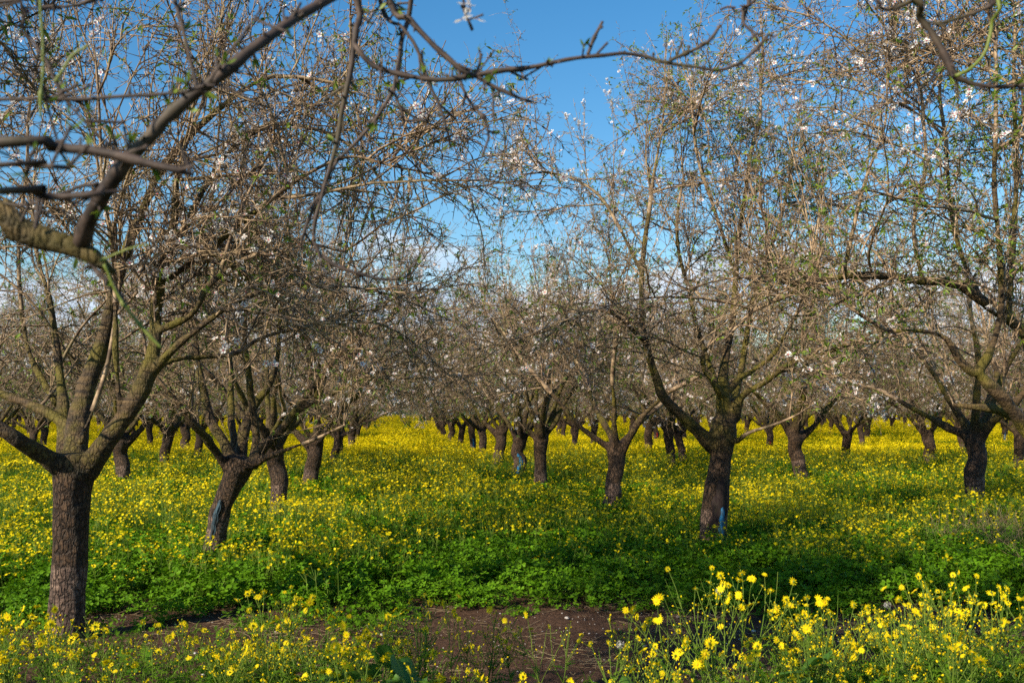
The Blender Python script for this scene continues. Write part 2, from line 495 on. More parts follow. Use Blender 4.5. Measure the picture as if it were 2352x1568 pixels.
    # --- spurs and buds
    def spurs(P, Rr, per_m, Ls):
        ns = np.maximum(1, Ls * per_m).astype(int)
        par = np.repeat(np.arange(len(P)), ns); t = rng.uniform(0.05, 1, len(par))
        S, T, r = pick(P, Rr, par, t)
        D = unit(T * 0.5 + unit(rng.normal(size=(len(S), 3))))
        return S, S + D * rng.uniform(0.012, 0.042, len(S))[:, None]
    a = [spurs(P2, R2, 14 * q, Ln), spurs(P3, R3, 18 * q, L3), spurs(P4, R4, 9 * q, L4)]
    S0 = np.concatenate([x[0] for x in a]); S1 = np.concatenate([x[1] for x in a])
    V, f = cones(S0, S1, rng.uniform(0.0022, 0.0042, len(S0)) * twig_r); thin.add(V, f)
    crown = thin.mesh(name + "_crown", [TWIG])
    # --- leaves: small tufts of narrow leaves at twig ends
    ends = np.concatenate([P4[:, -1], P3[:, -1]]); ed = np.concatenate([P4[:, -1] - P4[:, -2], P3[:, -1] - P3[:, -2]])
    dens = np.clip(0.35 + 0.9 * noise3(ends * 1.1, seed + 11), 0.02, 1)
    sel = rng.random(len(ends)) < 0.62 * leafy * dens
    E, DD = ends[sel], unit(ed[sel])
    k = 5
    B = np.repeat(E, k, 0); D = unit(np.repeat(DD, k, 0) * 0.7 + unit(rng.normal(size=(len(B), 3))) + np.array([0, 0, 0.15]))
    ln = rng.uniform(0.022, 0.065, len(B))[:, None]; wd = ln * 0.13
    side = unit(np.cross(D, rng.normal(size=(len(B), 3)))); nr = np.cross(D, side)
    v = np.stack([B, B + D * ln * 0.45 + side * wd - nr * ln * 0.05, B + D * ln * 0.45 - side * wd - nr * ln * 0.05,
                  B + D * ln * 0.95 - np.array([0, 0, 0.2]) * ln], 1).reshape(-1, 3)
    b = np.arange(len(B))[:, None] * 4
    leaves = mesh_np(name + "_leaves", v, [np.concatenate([b + [[0, 1, 2]], b + [[1, 3, 2]]])], [ALMLEAF])
    # --- blossoms in loose clusters
    allp = np.concatenate([S1[: len(S1) // 1]])
    dens = np.clip(0.25 + 1.5 * noise3(allp * 1.7, seed + 21), 0.0, 1) ** 1.3
    sel = rng.random(len(allp)) < 0.085 * bloom * dens
    C = allp[sel]
    C = np.repeat(C, rng.choice([1, 2, 3, 5], len(C), p=[.35, .25, .25, .15]), axis=0)
    C = C + rng.normal(size=C.shape) * 0.019
    bl = blossoms(rng, C)
    return dict(trunk=tm, crown=crown, leaves=leaves, blossoms=bl, nodes=P2)

def blossoms(rng, C, size=1.0):
    n = len(C)
    if n == 0: C = np.array([[0, 0, 2.0]]); n = 1
    Z = unit(rng.normal(size=(n, 3)) + np.array([0, -0.3, 0.5]))
    U = unit(np.cross(Z, rng.normal(size=(n, 3)))); W = np.cross(Z, U)
    r = rng.uniform(0.016, 0.024, n) * size; cup = rng.uniform(0.1, 0.75, n)
    vs = []
    def pt(rad, ang, h):
        return C + (U * math.cos(ang) + W * math.sin(ang)) * (rad * r)[:, None] + Z * (h * r)[:, None]
    for p in range(5):
        a = p * 1.2566
        vs += [pt(0.18, a, 0), pt(0.72, a - 0.50, 0.55 * cup), pt(1.0, a - 0.22, 0.8 * cup), pt(0.92, a, 0.75 * cup), pt(1.0, a + 0.22, 0.8 * cup), pt(0.72, a + 0.50, 0.55 * cup)]
    for p in range(5):
        vs.append(pt(0.30, p * 1.2566 + 0.6, 0.12))
    V = np.stack(vs, 1).reshape(-1, 3)
    b = np.arange(n)[:, None] * 35
    pf = np.concatenate([b + np.array([[6 * p + i for i in range(6)]]) for p in range(5)])
    cf = b + np.array([[30, 31, 32, 33, 34]])
    return mesh_np("blossom_mesh", V, [pf, cf], [PETAL, PINK], [0, 1], smooth=False)

def wound_patch(trunk, az, z0, z1, wid, mat, push=0.012):
    """curved painted strip lying on the bark"""
    tk = resample(trunk, 40); K = 14; S = 9
    zs = np.linspace(z0, z1, K); V = []
    for i, z in enumerate(zs):
        c = np.array([np.interp(z, tk[:, 2], tk[:, 0]), np.interp(z, tk[:, 2], tk[:, 1])]); r = np.interp(z, tk[:, 2], tk[:, 3])
        ww = wid * math.sin(math.pi * (i + 0.6) / K) ** 0.5
        for s in range(S):
            u = (s / (S - 1) - 0.5) * 2
            a = az + u * ww * (1 + 0.25 * math.sin(i * 1.7 + 2 * (u > 0)))
            edge = 1 - u * u
            V.append([c[0] + math.cos(a) * (r + push * edge), c[1] + math.sin(a) * (r + push * edge), z + 0.02 * math.sin(s * 2.1)])
    V = np.array(V)
    idx = np.arange(K * S).reshape(K, S)
    q = np.stack([idx[:-1, :-1], idx[:-1, 1:], idx[1:, 1:], idx[1:, :-1]], -1).reshape(-1, 4)
    return mesh_np("wound_patch", V, [q], [mat])

def place_tree(ms, loc, rz, label, group, scale=1.0, wound=None, name="almond_tree"):
    t = empty(name, loc, rz); tag(t, label, "tree", group)
    t.scale = (scale, scale, scale)
    tr = link("trunk", ms['trunk'], t)
    cr = link("crown", ms['crown'], t)
    tag(link("blossoms", ms['blossoms'], cr), kind="stuff")
    tag(link("leaves", ms['leaves'], cr), kind="stuff")
    if wound:
        for nm, me, lb in wound:
            tag(link(nm, me, tr), lb)
    return t

G_ORCH = "almond trees of the orchard"
def mk_trunk(H, r, lean=(0, 0), bulge=0.0, rng=None, wig=0.02):
    rng = rng or np.random.default_rng(1)
    pts = []
    for i, u in enumerate((-0.12, 0.0, 0.12, 0.3, 0.5, 0.7, 0.88, 1.0)):
        rr = r * (1.0 + 0.35 * max(0, 0.14 - u) / 0.14 - 0.06 * math.sin(u * 3.1) + 0.16 * max(0, u - 0.72) / 0.28 + bulge * math.exp(-((u - 0.35) / 0.12) ** 2))
        pts.append([lean[0] * u + rng.normal() * wig * (0 < u < 1), lean[1] * u + rng.normal() * wig * (0 < u < 1), H * u, rr])
    return np.array(pts)

def guided(base, D0, limbs):
    """limbs as [(px, py, depth offset, radius in photo px), ...] -> local coordinates"""
    out = []
    for lb in limbs:
        a = []
        for px, py, dd, rp in lb:
            a.append(np.r_[at(px, py, D0 + dd) - base, rp * (D0 + dd) / F])
        out.append(np.array(a))
    return out

# ---- the nearest left tree
b = ground(155, 1478, 0.0); D0 = depth_of(b)
def gt(base, D0, pts):
    return guided(base, D0, [pts])[0]
trunkL1 = gt(b, D0, [(150, 1530, 0, 48), (151, 1470, 0, 42), (154, 1400, 0, 40), (158, 1300, 0, 39), (162, 1200, 0, 39), (166, 1130, 0, 40), (170, 1080, 0, 47), (172, 1040, 0, 44)])
L1 = [
 [(196,1085,0,34),(232,1030,-.05,31),(300,935,-.1,27),(340,860,-.1,22),(357,790,-.1,19),(360,710,0,17),(372,630,.1,15),(392,510,.2,11),(404,430,.25,8),(430,330,.3,6),(470,200,.3,4)],
 [(172,1060,.05,32),(180,970,.25,29),(200,885,.4,24),(240,782,.5,19),(256,710,.5,17),(296,540,.5,14),(332,470,.5,12),(371,396,.45,11),(486,259,.4,9),(600,180,.35,7),(700,176,.3,5),(820,216,.3,3)],
 [(150,1080,-.05,29),(95,1045,-.15,24),(35,1005,-.3,20),(-40,950,-.4,17),(-120,840,-.5,13),(-180,690,-.5,9),(-220,510,-.5,6)],
 [(190,1050,.1,22),(152,978,.3,16),(80,934,.4,12),(0,902,.5,9),(-90,870,.6,6)],
 [(150,1060,.2,24),(146,960,.4,18),(140,870,.6,13),(128,760,.7,10),(112,680,.8,8),(92,600,.9,6),(70,480,.9,4)],
 [(185,1020,-.1,10),(224,910,-.1,7),(250,830,-.1,6),(272,700,0,5),(290,560,.1,4),(300,400,.2,3)],
 [(276,960,-.12,12),(268,830,-.15,9),(266,730,-.1,8),(262,600,0,6),(240,450,0,5),(235,300,0,4),(225,140,0,3)],
 [(352,850,-.1,14),(400,802,-.2,12),(480,742,-.3,11),(520,712,-.3,10),(600,668,-.2,7),(700,640,-.1,5),(800,660,0,3)],
 [(358,760,-.05,13),(440,726,-.2,9),(468,678,-.2,9),(492,650,-.2,8),(560,598,-.1,7),(680,554,0,4),(800,570,.1,3)],
 [(350,860,.1,11),(400,826,.2,8),(540,810,.4,6),(600,774,.5,5),(700,745,.6,3)],
 [(390,640,.1,9),(500,554,.0,8),(604,470,-.1,7),(700,400,-.2,5),(800,360,-.2,4),(900,380,-.2,3)],
 [(375,620,.2,9),(450,470,.6,8),(540,330,.8,7),(640,280,.9,6),(740,300,1.0,5),(850,380,1.0,3)],
 [(130,930,.6,9),(60,780,.9,7),(40,560,1.0,5),(60,330,1.0,4),(80,120,1.0,2.5)],
]
msL1 = build_tree_meshes("left", 11, trunkL1, guided(b, D0, L1), gap=b, q=1.12, twig_r=1.35, zmin=1.62, up=0.34, leafy=0.75, bloom=0.9, voxel=0.013, droop=1.2, hmax=5.7, env=0.55, enx=2.0, sides=4)
T_L1 = place_tree(msL1, b, 0, "big left almond tree, its straight thick trunk standing in the bare soil", G_ORCH)

# ---- second tree of the left row
b = ground(500, 1240, 0.28); b[2] = 0; D0 = depth_of(b)
trunkL2 = gt(b, D0, [(478, 1330, 0, 29), (486, 1280, 0, 26), (497, 1225, 0, 24), (506, 1180, 0, 25), (520, 1140, 0, 24), (536, 1100, 0, 27), (548, 1075, 0, 32), (556, 1050, 0, 30)])
L2 = [
 [(530,1090,0,16),(500,1045,-.1,13),(460,994,-.3,10),(424,958,-.4,9),(392,906,-.5,7),(350,840,-.6,5),(330,760,-.6,3)],
 [(540,1070,0,20),(510,1010,.1,15),(484,970,.2,14),(468,910,.3,12),(452,820,.4,9),(440,700,.4,6),(430,560,.4,4)],
 [(550,1080,.1,20),(560,990,.3,14),(590,920,.4,12),(616,890,.4,11),(640,820,.5,8),(650,700,.6,6),(660,600,.6,4)],
 [(585,1050,0,18),(588,1000,0,12),(576,910,0,10),(572,850,0,9),(562,760,.1,7),(566,640,.2,5),(570,520,.2,3)],
 [(575,1070,-.05,22),(610,1020,-.1,14),(660,970,-.2,12),(700,910,-.2,10),(760,830,-.3,7),(832,766,-.4,5),(900,730,-.4,3)],
 [(585,1062,-.1,14),(620,1048,-.2,8),(665,1030,-.3,7),(720,1010,-.4,5),(800,970,-.5,3)],
 [(660,970,-.2,9),(700,935,-.2,7),(760,905,-.2,6),(840,862,-.2,5),(940,826,-.2,3)],
 [(545,1060,.2,14),(530,950,.6,10),(530,850,.8,8),(520,740,.9,5),(515,600,.9,3)],
]
msL2 = build_tree_meshes("left_second", 23, trunkL2, guided(b, D0, L2), q=1.18, twig_r=1.25, zmin=1.35, up=0.35, leafy=0.9, bloom=0.7, voxel=0.016, droop=1.3, hmax=4.8, sides=4)
wl2 = [("painted_wound", wound_patch(trunkL2, R_(-105), 0.30, 0.66, 0.26, FADED, 0.004), "faded blue paint on an old wound"),]
place_tree(msL2, b, 0, "second almond tree of the left row, curved leaning trunk with a faded blue stripe", G_ORCH, wound=wl2)

# ---- right front tree
b = ground(1643, 1215, 0.28); b[2] = 0; D0 = depth_of(b)
trunkR1 = gt(b, D0, [(1636, 1300, 0, 36), (1638, 1240, 0, 32), (1640, 1190, 0, 31), (1645, 1140, 0, 30), (1650, 1095, 0, 25), (1656, 1050, 0, 24), (1660, 1010, 0, 31), (1663, 960, 0, 27)])
RR1 = [
 [(1640,1025,0,24),(1600,985,-.1,18),(1559,949,-.2,16),(1523,910,-.3,14),(1505,859,-.3,12),(1487,790,-.3,10),(1474,700,-.2,9),(1478,600,-.1,8),(1487,502,0,7),(1500,400,0,4),(1520,300,0,3)],
 [(1665,980,0,26),(1660,902,0,18),(1663,830,.1,13),(1681,758,.2,10),(1690,640,.3,8),(1700,520,.3,7),(1720,400,.3,6),(1740,250,.3,4),(1750,90,.3,3)],
 [(1685,960,0,18),(1706,909,-.1,11),(1757,877,-.2,9),(1804,841,-.3,9),(1865,819,-.4,7),(1950,790,-.5,5),(2040,780,-.5,3)],
 [(1668,905,0,11),(1700,868,.1,9),(1728,855,.2,8),(1775,819,.2,7),(1800,780,.2,6),(1840,700,.2,5),(1870,560,.2,4),(1890,400,.2,3)],
 [(1668,930,0,10),(1645,890,-.1,8),(1620,855,-.1,8),(1613,820,-.1,8),(1624,800,-.1,7)],
 [(1690,1015,-.1,9),(1721,992,-.2,5),(1770,975,-.3,4),(1830,950,-.4,2.5)],
 [(1675,960,.2,16),(1700,860,.6,11),(1720,740,.8,8),(1760,600,.9,6),(1800,450,.9,4),(1830,300,.9,3)],
 [(1650,900,.2,12),(1610,780,.5,8),(1580,660,.7,6),(1560,540,.8,5),(1570,400,.8,3)],
 [(1480,640,-.1,6),(1420,520,-.1,5),(1360,440,0,4),(1270,400,.1,3),(1200,400,.2,2)],
 [(1690,640,.2,6),(1640,480,0,5),(1600,360,0,4),(1580,230,0,2.5)],
 [(1487,790,-.3,7),(1420,730,-.5,5),(1330,720,-.6,4),(1250,770,-.6,2.5)],
]
msR1 = build_tree_meshes("right", 37, trunkR1, guided(b, D0, RR1), q=1.24, twig_r=1.35, zmin=1.5, up=0.33, leafy=1.2, bloom=1.7, voxel=0.017, droop=1.1, hmax=6.2, env=0.60, enx=1.1, sides=4)
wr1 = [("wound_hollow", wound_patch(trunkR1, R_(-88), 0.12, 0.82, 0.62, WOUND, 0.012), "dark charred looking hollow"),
       ("painted_wound", wound_patch(trunkR1, R_(-76), 0.16, 0.52, 0.30, BLUE, 0.022), "bright blue wound paint")]
T_R1 = place_tree(msR1, b, 0, "tall front right almond tree whose dark trunk has a blue painted hollow", G_ORCH, wound=wr1)

# ---- right edge tree, trunk just outside the picture
D0 = 7.6
b = at(2440, 1400, D0); b[2] = 0
trunkR0 = gt(b, D0, [(2440, 1420, 0, 44), (2440, 1360, 0, 42), (2438, 1260, 0, 40), (2436, 1180, 0, 40), (2432, 1110, 0, 42), (2428, 1060, 0, 44)])
RR0 = [
 [(2420,1080,0,32),(2395,960,.2,26),(2375,840,.4,20),(2352,762,.5,17),(2315,736,.5,15),(2254,693,.5,14),(2195,655,.5,12),(2117,643,.4,11),(2027,632,.3,12),(1937,636,.2,10),(1865,650,.1,10),(1811,686,0,8),(1739,715,0,6),(1660,790,0,3)],
 [(2415,1070,-.1,30),(2385,1010,-.2,24),(2347,970,-.2,20),(2297,902,-.3,18),(2245,858,-.3,16),(2275,808,-.3,12),(2297,740,-.3,11),(2300,650,-.3,9),(2292,500,-.3,8),(2290,300,-.2,6),(2280,60,-.2,4)],
 [(2240,860,-.3,12),(2207,830,-.3,10),(2171,776,-.3,8),(2117,758,-.3,7),(2040,756,-.3,6),(1973,722,-.3,6),(1920,680,-.3,5),(1883,643,-.3,3)],
 [(2410,1040,.1,20),(2352,974,.1,15),(2300,950,.1,13),(2261,945,.1,12),(2193,938,.1,8)],
 [(2254,693,.5,9),(2200,560,.6,7),(2180,420,.6,6),(2170,260,.6,5),(2160,60,.6,3)],
 [(2315,736,.5,9),(2330,560,.5,8),(2335,380,.5,7),(2325,180,.5,5),(2330,0,.5,3)],
 [(2430,1060,.2,26),(2440,900,.6,20),(2430,740,.9,14),(2400,560,1,10),(2380,380,1,7),(2370,200,1,4)],
 [(2117,643,.4,6),(2100,520,.4,5),(2130,380,.3,5),(2110,220,.3,4),(2060,80,.3,2.5)],
 [(1937,636,.2,6),(1960,520,.2,5),(1990,400,.1,4),(2030,250,.1,3),(2045,120,.1,2)],
]
msR0 = build_tree_meshes("right_edge", 41, trunkR0, guided(b, D0, RR0), q=1.22, twig_r=1.35, zmin=1.75, up=0.38, leafy=1.3, bloom=0.9, voxel=0.014, droop=1.1, hmax=5.3, sides=4)
T_R0 = place_tree(msR0, b, 0, "leafier almond tree at the right edge with mossy boughs reaching into the frame", G_ORCH)

# ---- prototypes for all the other trees
protos = []
for i, (H, r, lean, bulge, up, hm, q) in enumerate([
        (1.00, 0.125, (0.16, 0.0), 0.10, 0.34, 4.9, 1.3), (1.12, 0.115, (0.02, 0.05), 0.05, 0.42, 5.1, 1.3),
        (0.92, 0.13, (-0.10, 0.04), 0.16, 0.32, 4.7, 1.35), (1.08, 0.12, (0.10, -0.10), 0.0, 0.42, 5.2, 1.25),
        (1.00, 0.11, (0.22, 0.10), 0.08, 0.36, 4.8, 1.3)]):
    rng = np.random.default_rng(100 + i)
    tk = mk_trunk(H, r, lean, bulge, rng)
    lb = default_limbs(rng, H, r)
    for l_ in lb: l_[:, 0] += lean[0]; l_[:, 1] += lean[1]
    ms = build_tree_meshes("orchard%d" % i, 200 + i, tk, lb, q=q, up=up, leafy=0.8, bloom=1.5, voxel=0.026, droop=1.1, hmax=hm)
    ms['tk'] = tk
    protos.append(ms)

ORD = "zero first second third fourth fifth sixth seventh eighth ninth tenth eleventh twelfth thirteenth fourteenth fifteenth sixteenth seventeenth eighteenth nineteenth twentieth".split()
placed = [np.array(T_L1.location[:2]), np.array(T_R1.location[:2]), np.array(T_R0.location[:2])]
def put(px, py, proto, rz, label, scale=1.0, wound=None, z=0.28):
    p = ground(px, py, z); p[2] = 0
    placed.append(p[:2].copy())
    ws = None
    if wound:
        mat, z0, z1, lb = wound
        tocam = math.atan2(-p[1], -p[0]) - rz
        ws = [("painted_wound", wound_patch(protos[proto]['tk'], tocam + 0.15, z0, z1, 0.34, mat, 0.012), lb)]
    return place_tree(protos[proto], p, rz, label, G_ORCH, scale, ws)
B_ = (BLUE, 0.2, 0.62, "blue wound paint")
put(1392, 1150, 4, R_(10), "second tree of the right row with a pale reddish trunk and low spreading limbs", 1.05)
put(1248, 1108, 1, R_(100), "third tree of the right row with a straight dark trunk paler below", 1.0)
put(1183, 1080, 2, R_(200), "fourth tree of the right row, dark hollow with blue paint low on its trunk", 1.0, B_)
put(1137, 1058, 0, R_(-20), "fifth tree of the right row with a pale trunk leaning right", 1.0)
put(1108, 1040, 3, R_(140), "sixth tree of the right row, upright grey trunk between leaning and blue painted ones", 0.95)
put(1086, 1030, 1, R_(30), "seventh tree of the right row, small blue painted patch on its trunk", 0.95, B_)
put(1057, 1020, 4, R_(260), "eighth tree of the right row, slim pale trunk just past the blue patch", 0.95)
put(1040, 1010, 2, R_(70), "ninth tree of the right row", 0.95)
put(1023, 1003, 0, R_(190), "tenth tree of the right row", 0.95)
put(1011, 998, 3, R_(300), "eleventh tree of the right row", 0.95)
put(645, 1152, 3, R_(200), "third tree of the left row with a lumpy pale trunk", 1.0)
put(702, 1108, 0, R_(-15), "fourth tree of the left row, dark trunk bent to the right", 1.0)
put(757, 1060, 4, R_(-25), "fifth tree of the left row, slim pale trunk leaning right", 0.9)
put(782, 1042, 1, R_(80), "sixth tree of the left row, short dark trunk beside the pale leaning one", 0.95)
put(805, 1026, 2, R_(150), "seventh tree of the left row", 0.95)
put(818, 1015, 3, R_(10), "eighth tree of the left row", 0.95)
put(294, 1098, 0, R_(170), "tree seen between the two front left trees, dark trunk with a reddish foot", 1.0)
put(376, 1066, 3, R_(20), "dark forked tree standing left of the second left tree, further back", 0.95)
put(455, 1050, 1, R_(230), "thin dark trunked tree just behind the limbs of the second left tree", 0.95)
put(-20, 1072, 2, R_(130), "tree half cut off by the left edge of the photo behind the big trunk", 1.0)
put(60, 1040, 4, R_(20), "small distant tree left of the big left trunk", 0.95)
put(345, 1022, 1, R_(60), "far tree right of the reddish footed one on the left side", 0.95)
put(2233, 1140, 3, R_(75), "tree on the right with a thick straight trunk below the mossy boughs", 1.12)
put(1846, 1085, 0, R_(160), "reddish brown forked tree in the second right row, long limb to the left", 1.05)
put(1540, 1062, 1, R_(15), "slim dark trunked tree leaning just left of the front right tree", 1.0)
put(2142, 1062, 2, R_(320), "dark forked tree just left of the thick straight one on the right", 1.0)
put(1940, 1052, 4, R_(240), "slender tree right of the reddish brown forked one", 0.95)
put(1767, 1030, 3, R_(110), "tree with a small red paint mark on its trunk right of the front right tree", 0.92, (REDP, 0.35, 0.55, "small red paint mark"))
put(2308, 1008, 0, R_(50), "far tree with a bright blue painted foot near the right edge", 0.95, B_)
put(1978, 1018, 1, R_(340), "far tree with reddish foot right of the slender one", 0.92)
put(1995, 1006, 2, R_(20), "far tree tucked close behind the reddish footed far tree", 0.92)
put(1315, 1022, 4, R_(20), "far tree seen in the gap between the second and third right row trees", 0.95)
put(1510, 1010, 3, R_(200), "far tree seen just left of the slim dark leaning one with a red mark", 0.95, (REDP, 0.4, 0.6, "small red paint mark"))
put(1573, 1006, 0, R_(100), "far tree seen just right of the slim dark leaning one", 0.95)
put(2348, 1075, 1, R_(100), "tree cut by the right edge of the photo behind the mossy boughs", 1.0)

# ---- the rest of the rows to the end of the orchard
rng = np.random.default_rng(5)
rows = {"row on the left side of the lane": -1.75, "row on the right side of the lane": 2.75}
for k in range(1, 13):
    rows["%s row left of the flowery lane" % ORD[k + 1]] = -1.75 - 4.4 * k
    rows["%s row right of the flowery lane" % ORD[k + 1]] = 2.75 + 4.7 * k
cands = []
for rn, x in rows.items():
    y = 10.0
    while y < 118:
        yy = y + rng.uniform(-0.35, 0.35); xx = x + rng.uniform(-0.3, 0.3)
        y += 3.7
        p = np.array([xx, yy])
        v = CM.T @ (np.array([xx, yy, 2.0]) - CAM)
        if -v[2] < 4: continue
        px = 1176 + v[0] / -v[2] * F
        if not (-260 < px < 2620): continue
        if rn.endswith("side of the lane"):
            if yy < (44 if x > 0 else 39): continue
        if min(np.linalg.norm(p - q) for q in placed) < 2.6: continue
        cands.append((yy, xx, rn, px)); placed.append(p)
# keep the picture's openings: nothing new in front of the placed ones
cands = [c for c in cands if c[0] > 17.5]
cands.sort()
near, far = cands[:235], cands[235:]
cnt = {}
for yy, xx, rn, px in near:
    cnt[rn] = cnt.get(rn, 0) + 1
    k = int(rng.integers(0, 5)); sc = rng.uniform(0.9, 1.04)
    if yy < 42 and cnt[rn] < 13:
        lb = "%s of the farther trees in the %s" % (ORD[cnt[rn]], rn)
    else:
        lb = "far tree in the pale end of the " + rn
    place_tree(protos[k], (xx, yy, 0), rng.uniform(0, 6.28), lb, G_ORCH if yy < 42 else "far end trees of the " + rn, sc)

# ------------------------------------------------------------------ the two trees whose boughs hang in front of the lens
def spindle(P0, D, ln, r, S=6):
    n = len(P0); ts = np.array([0, .25, .55, .85, 1.0]); rs = np.array([.45, 1, .95, .5, .05])
    P = P0[:, None] + D[:, None] * (ts[None, :, None] * ln[:, None, None])
    return tubes(P, r[:, None] * rs[None], S)
def bough_mesh(name, seed, branches, twiggy=1.0, leafn=0, mat=BARK):
    rng = np.random.default_rng(seed)
    acc = Acc(); lf = []
    for br in branches:
        K = 48
        a = resample(br, K); P = a[:, :3]; r = np.maximum(a[:, 3] * (0.80 if mat is not BARK else 0.88), 0.0008)
        ln = np.linalg.norm(np.diff(P, axis=0), axis=1).sum()
        r = r * (1 + 0.13 * noise3(P * 55, seed) + 0.10 * noise3(P * 19, seed + 1)) + 0.0045 * np.clip(noise3(P * 70, seed + 9), 0, 1) ** 3
        P = P + np.stack([noise3(P * 14, seed + k) for k in (2, 3, 4)], -1) * 0.0025 + np.stack([noise3(P * 38, seed + k) for k in (5, 6, 7)], -1) * 0.0016
        V, f = tubes(P[None], r[None], 14, True); acc.add(V, f, 0 if r.mean() > 0.0075 else 1)
        nb = int(ln * 48 * twiggy)
        if nb and r.mean() < 0.016:
            t = rng.uniform(0.02, 1, nb); S, T, rr = pick(P[None], r[None], np.zeros(nb, int), t)
            D = unit(T * 0.7 + unit(rng.normal(size=(nb, 3))))
            sl = rng.uniform(0.002, 0.008, nb) + (rng.random(nb) < .25) * rng.uniform(.005, .05, nb)
            Q = S[:, None] + D[:, None] * np.array([0, 0.5, 1.0])[None, :, None] * (sl + rr)[:, None, None]
            V, f = tubes(Q, np.repeat(rng.uniform(0.0016, 0.0026, nb)[:, None], 3, 1), 5); acc.add(V, f, 1)
            V, f = spindle(Q[:, -1], D, rng.uniform(0.004, 0.009, nb), rng.uniform(0.0018, 0.0034, nb)); acc.add(V, f, 1)
            k = rng.random(nb) < 0.22
            lf.append((Q[k, -1], D[k]))
    me = acc.mesh(name, [mat, mat])
    leaves = None
    if lf and sum(len(x[0]) for x in lf):
        E = np.concatenate([x[0] for x in lf]); DD = np.concatenate([x[1] for x in lf])
        B = np.repeat(E, 3, 0); D = unit(np.repeat(DD, 3, 0) * 0.8 + unit(rng.normal(size=(len(B), 3))) * 0.6)
        l_ = rng.uniform(0.010, 0.026, len(B))[:, None]; s = unit(np.cross(D, rng.normal(size=(len(B), 3)))); nn = np.cross(D, s)
        v = np.stack([B, B + D * l_ * .35 + s * l_ * .16, B + D * l_ * .35 - s * l_ * .16 - nn * l_ * .03, B + D * l_ * .7 + s * l_ * .13 + nn * l_ * .08, B + D * l_ * .7 - s * l_ * .13 + nn * l_ * .06, B + D * l_ + nn * l_ * .2], 1).reshape(-1, 3)
        b = np.arange(len(B))[:, None] * 6
        leaves = mesh_np(name + "_leaves", v, [np.concatenate([b + [[0, 1, 2]], b + [[3, 5, 4]]]), b + [[1, 3, 4, 2]]], [ALMLEAF])
    return me, leaves

def P_(D, pts):       # photo px -> world polyline with radii in photo px
    return np.array([np.r_[at(x, y, D + (q[0] if q else 0)), r * (D + (q[0] if q else 0)) / F] for x, y, r, *q in pts])

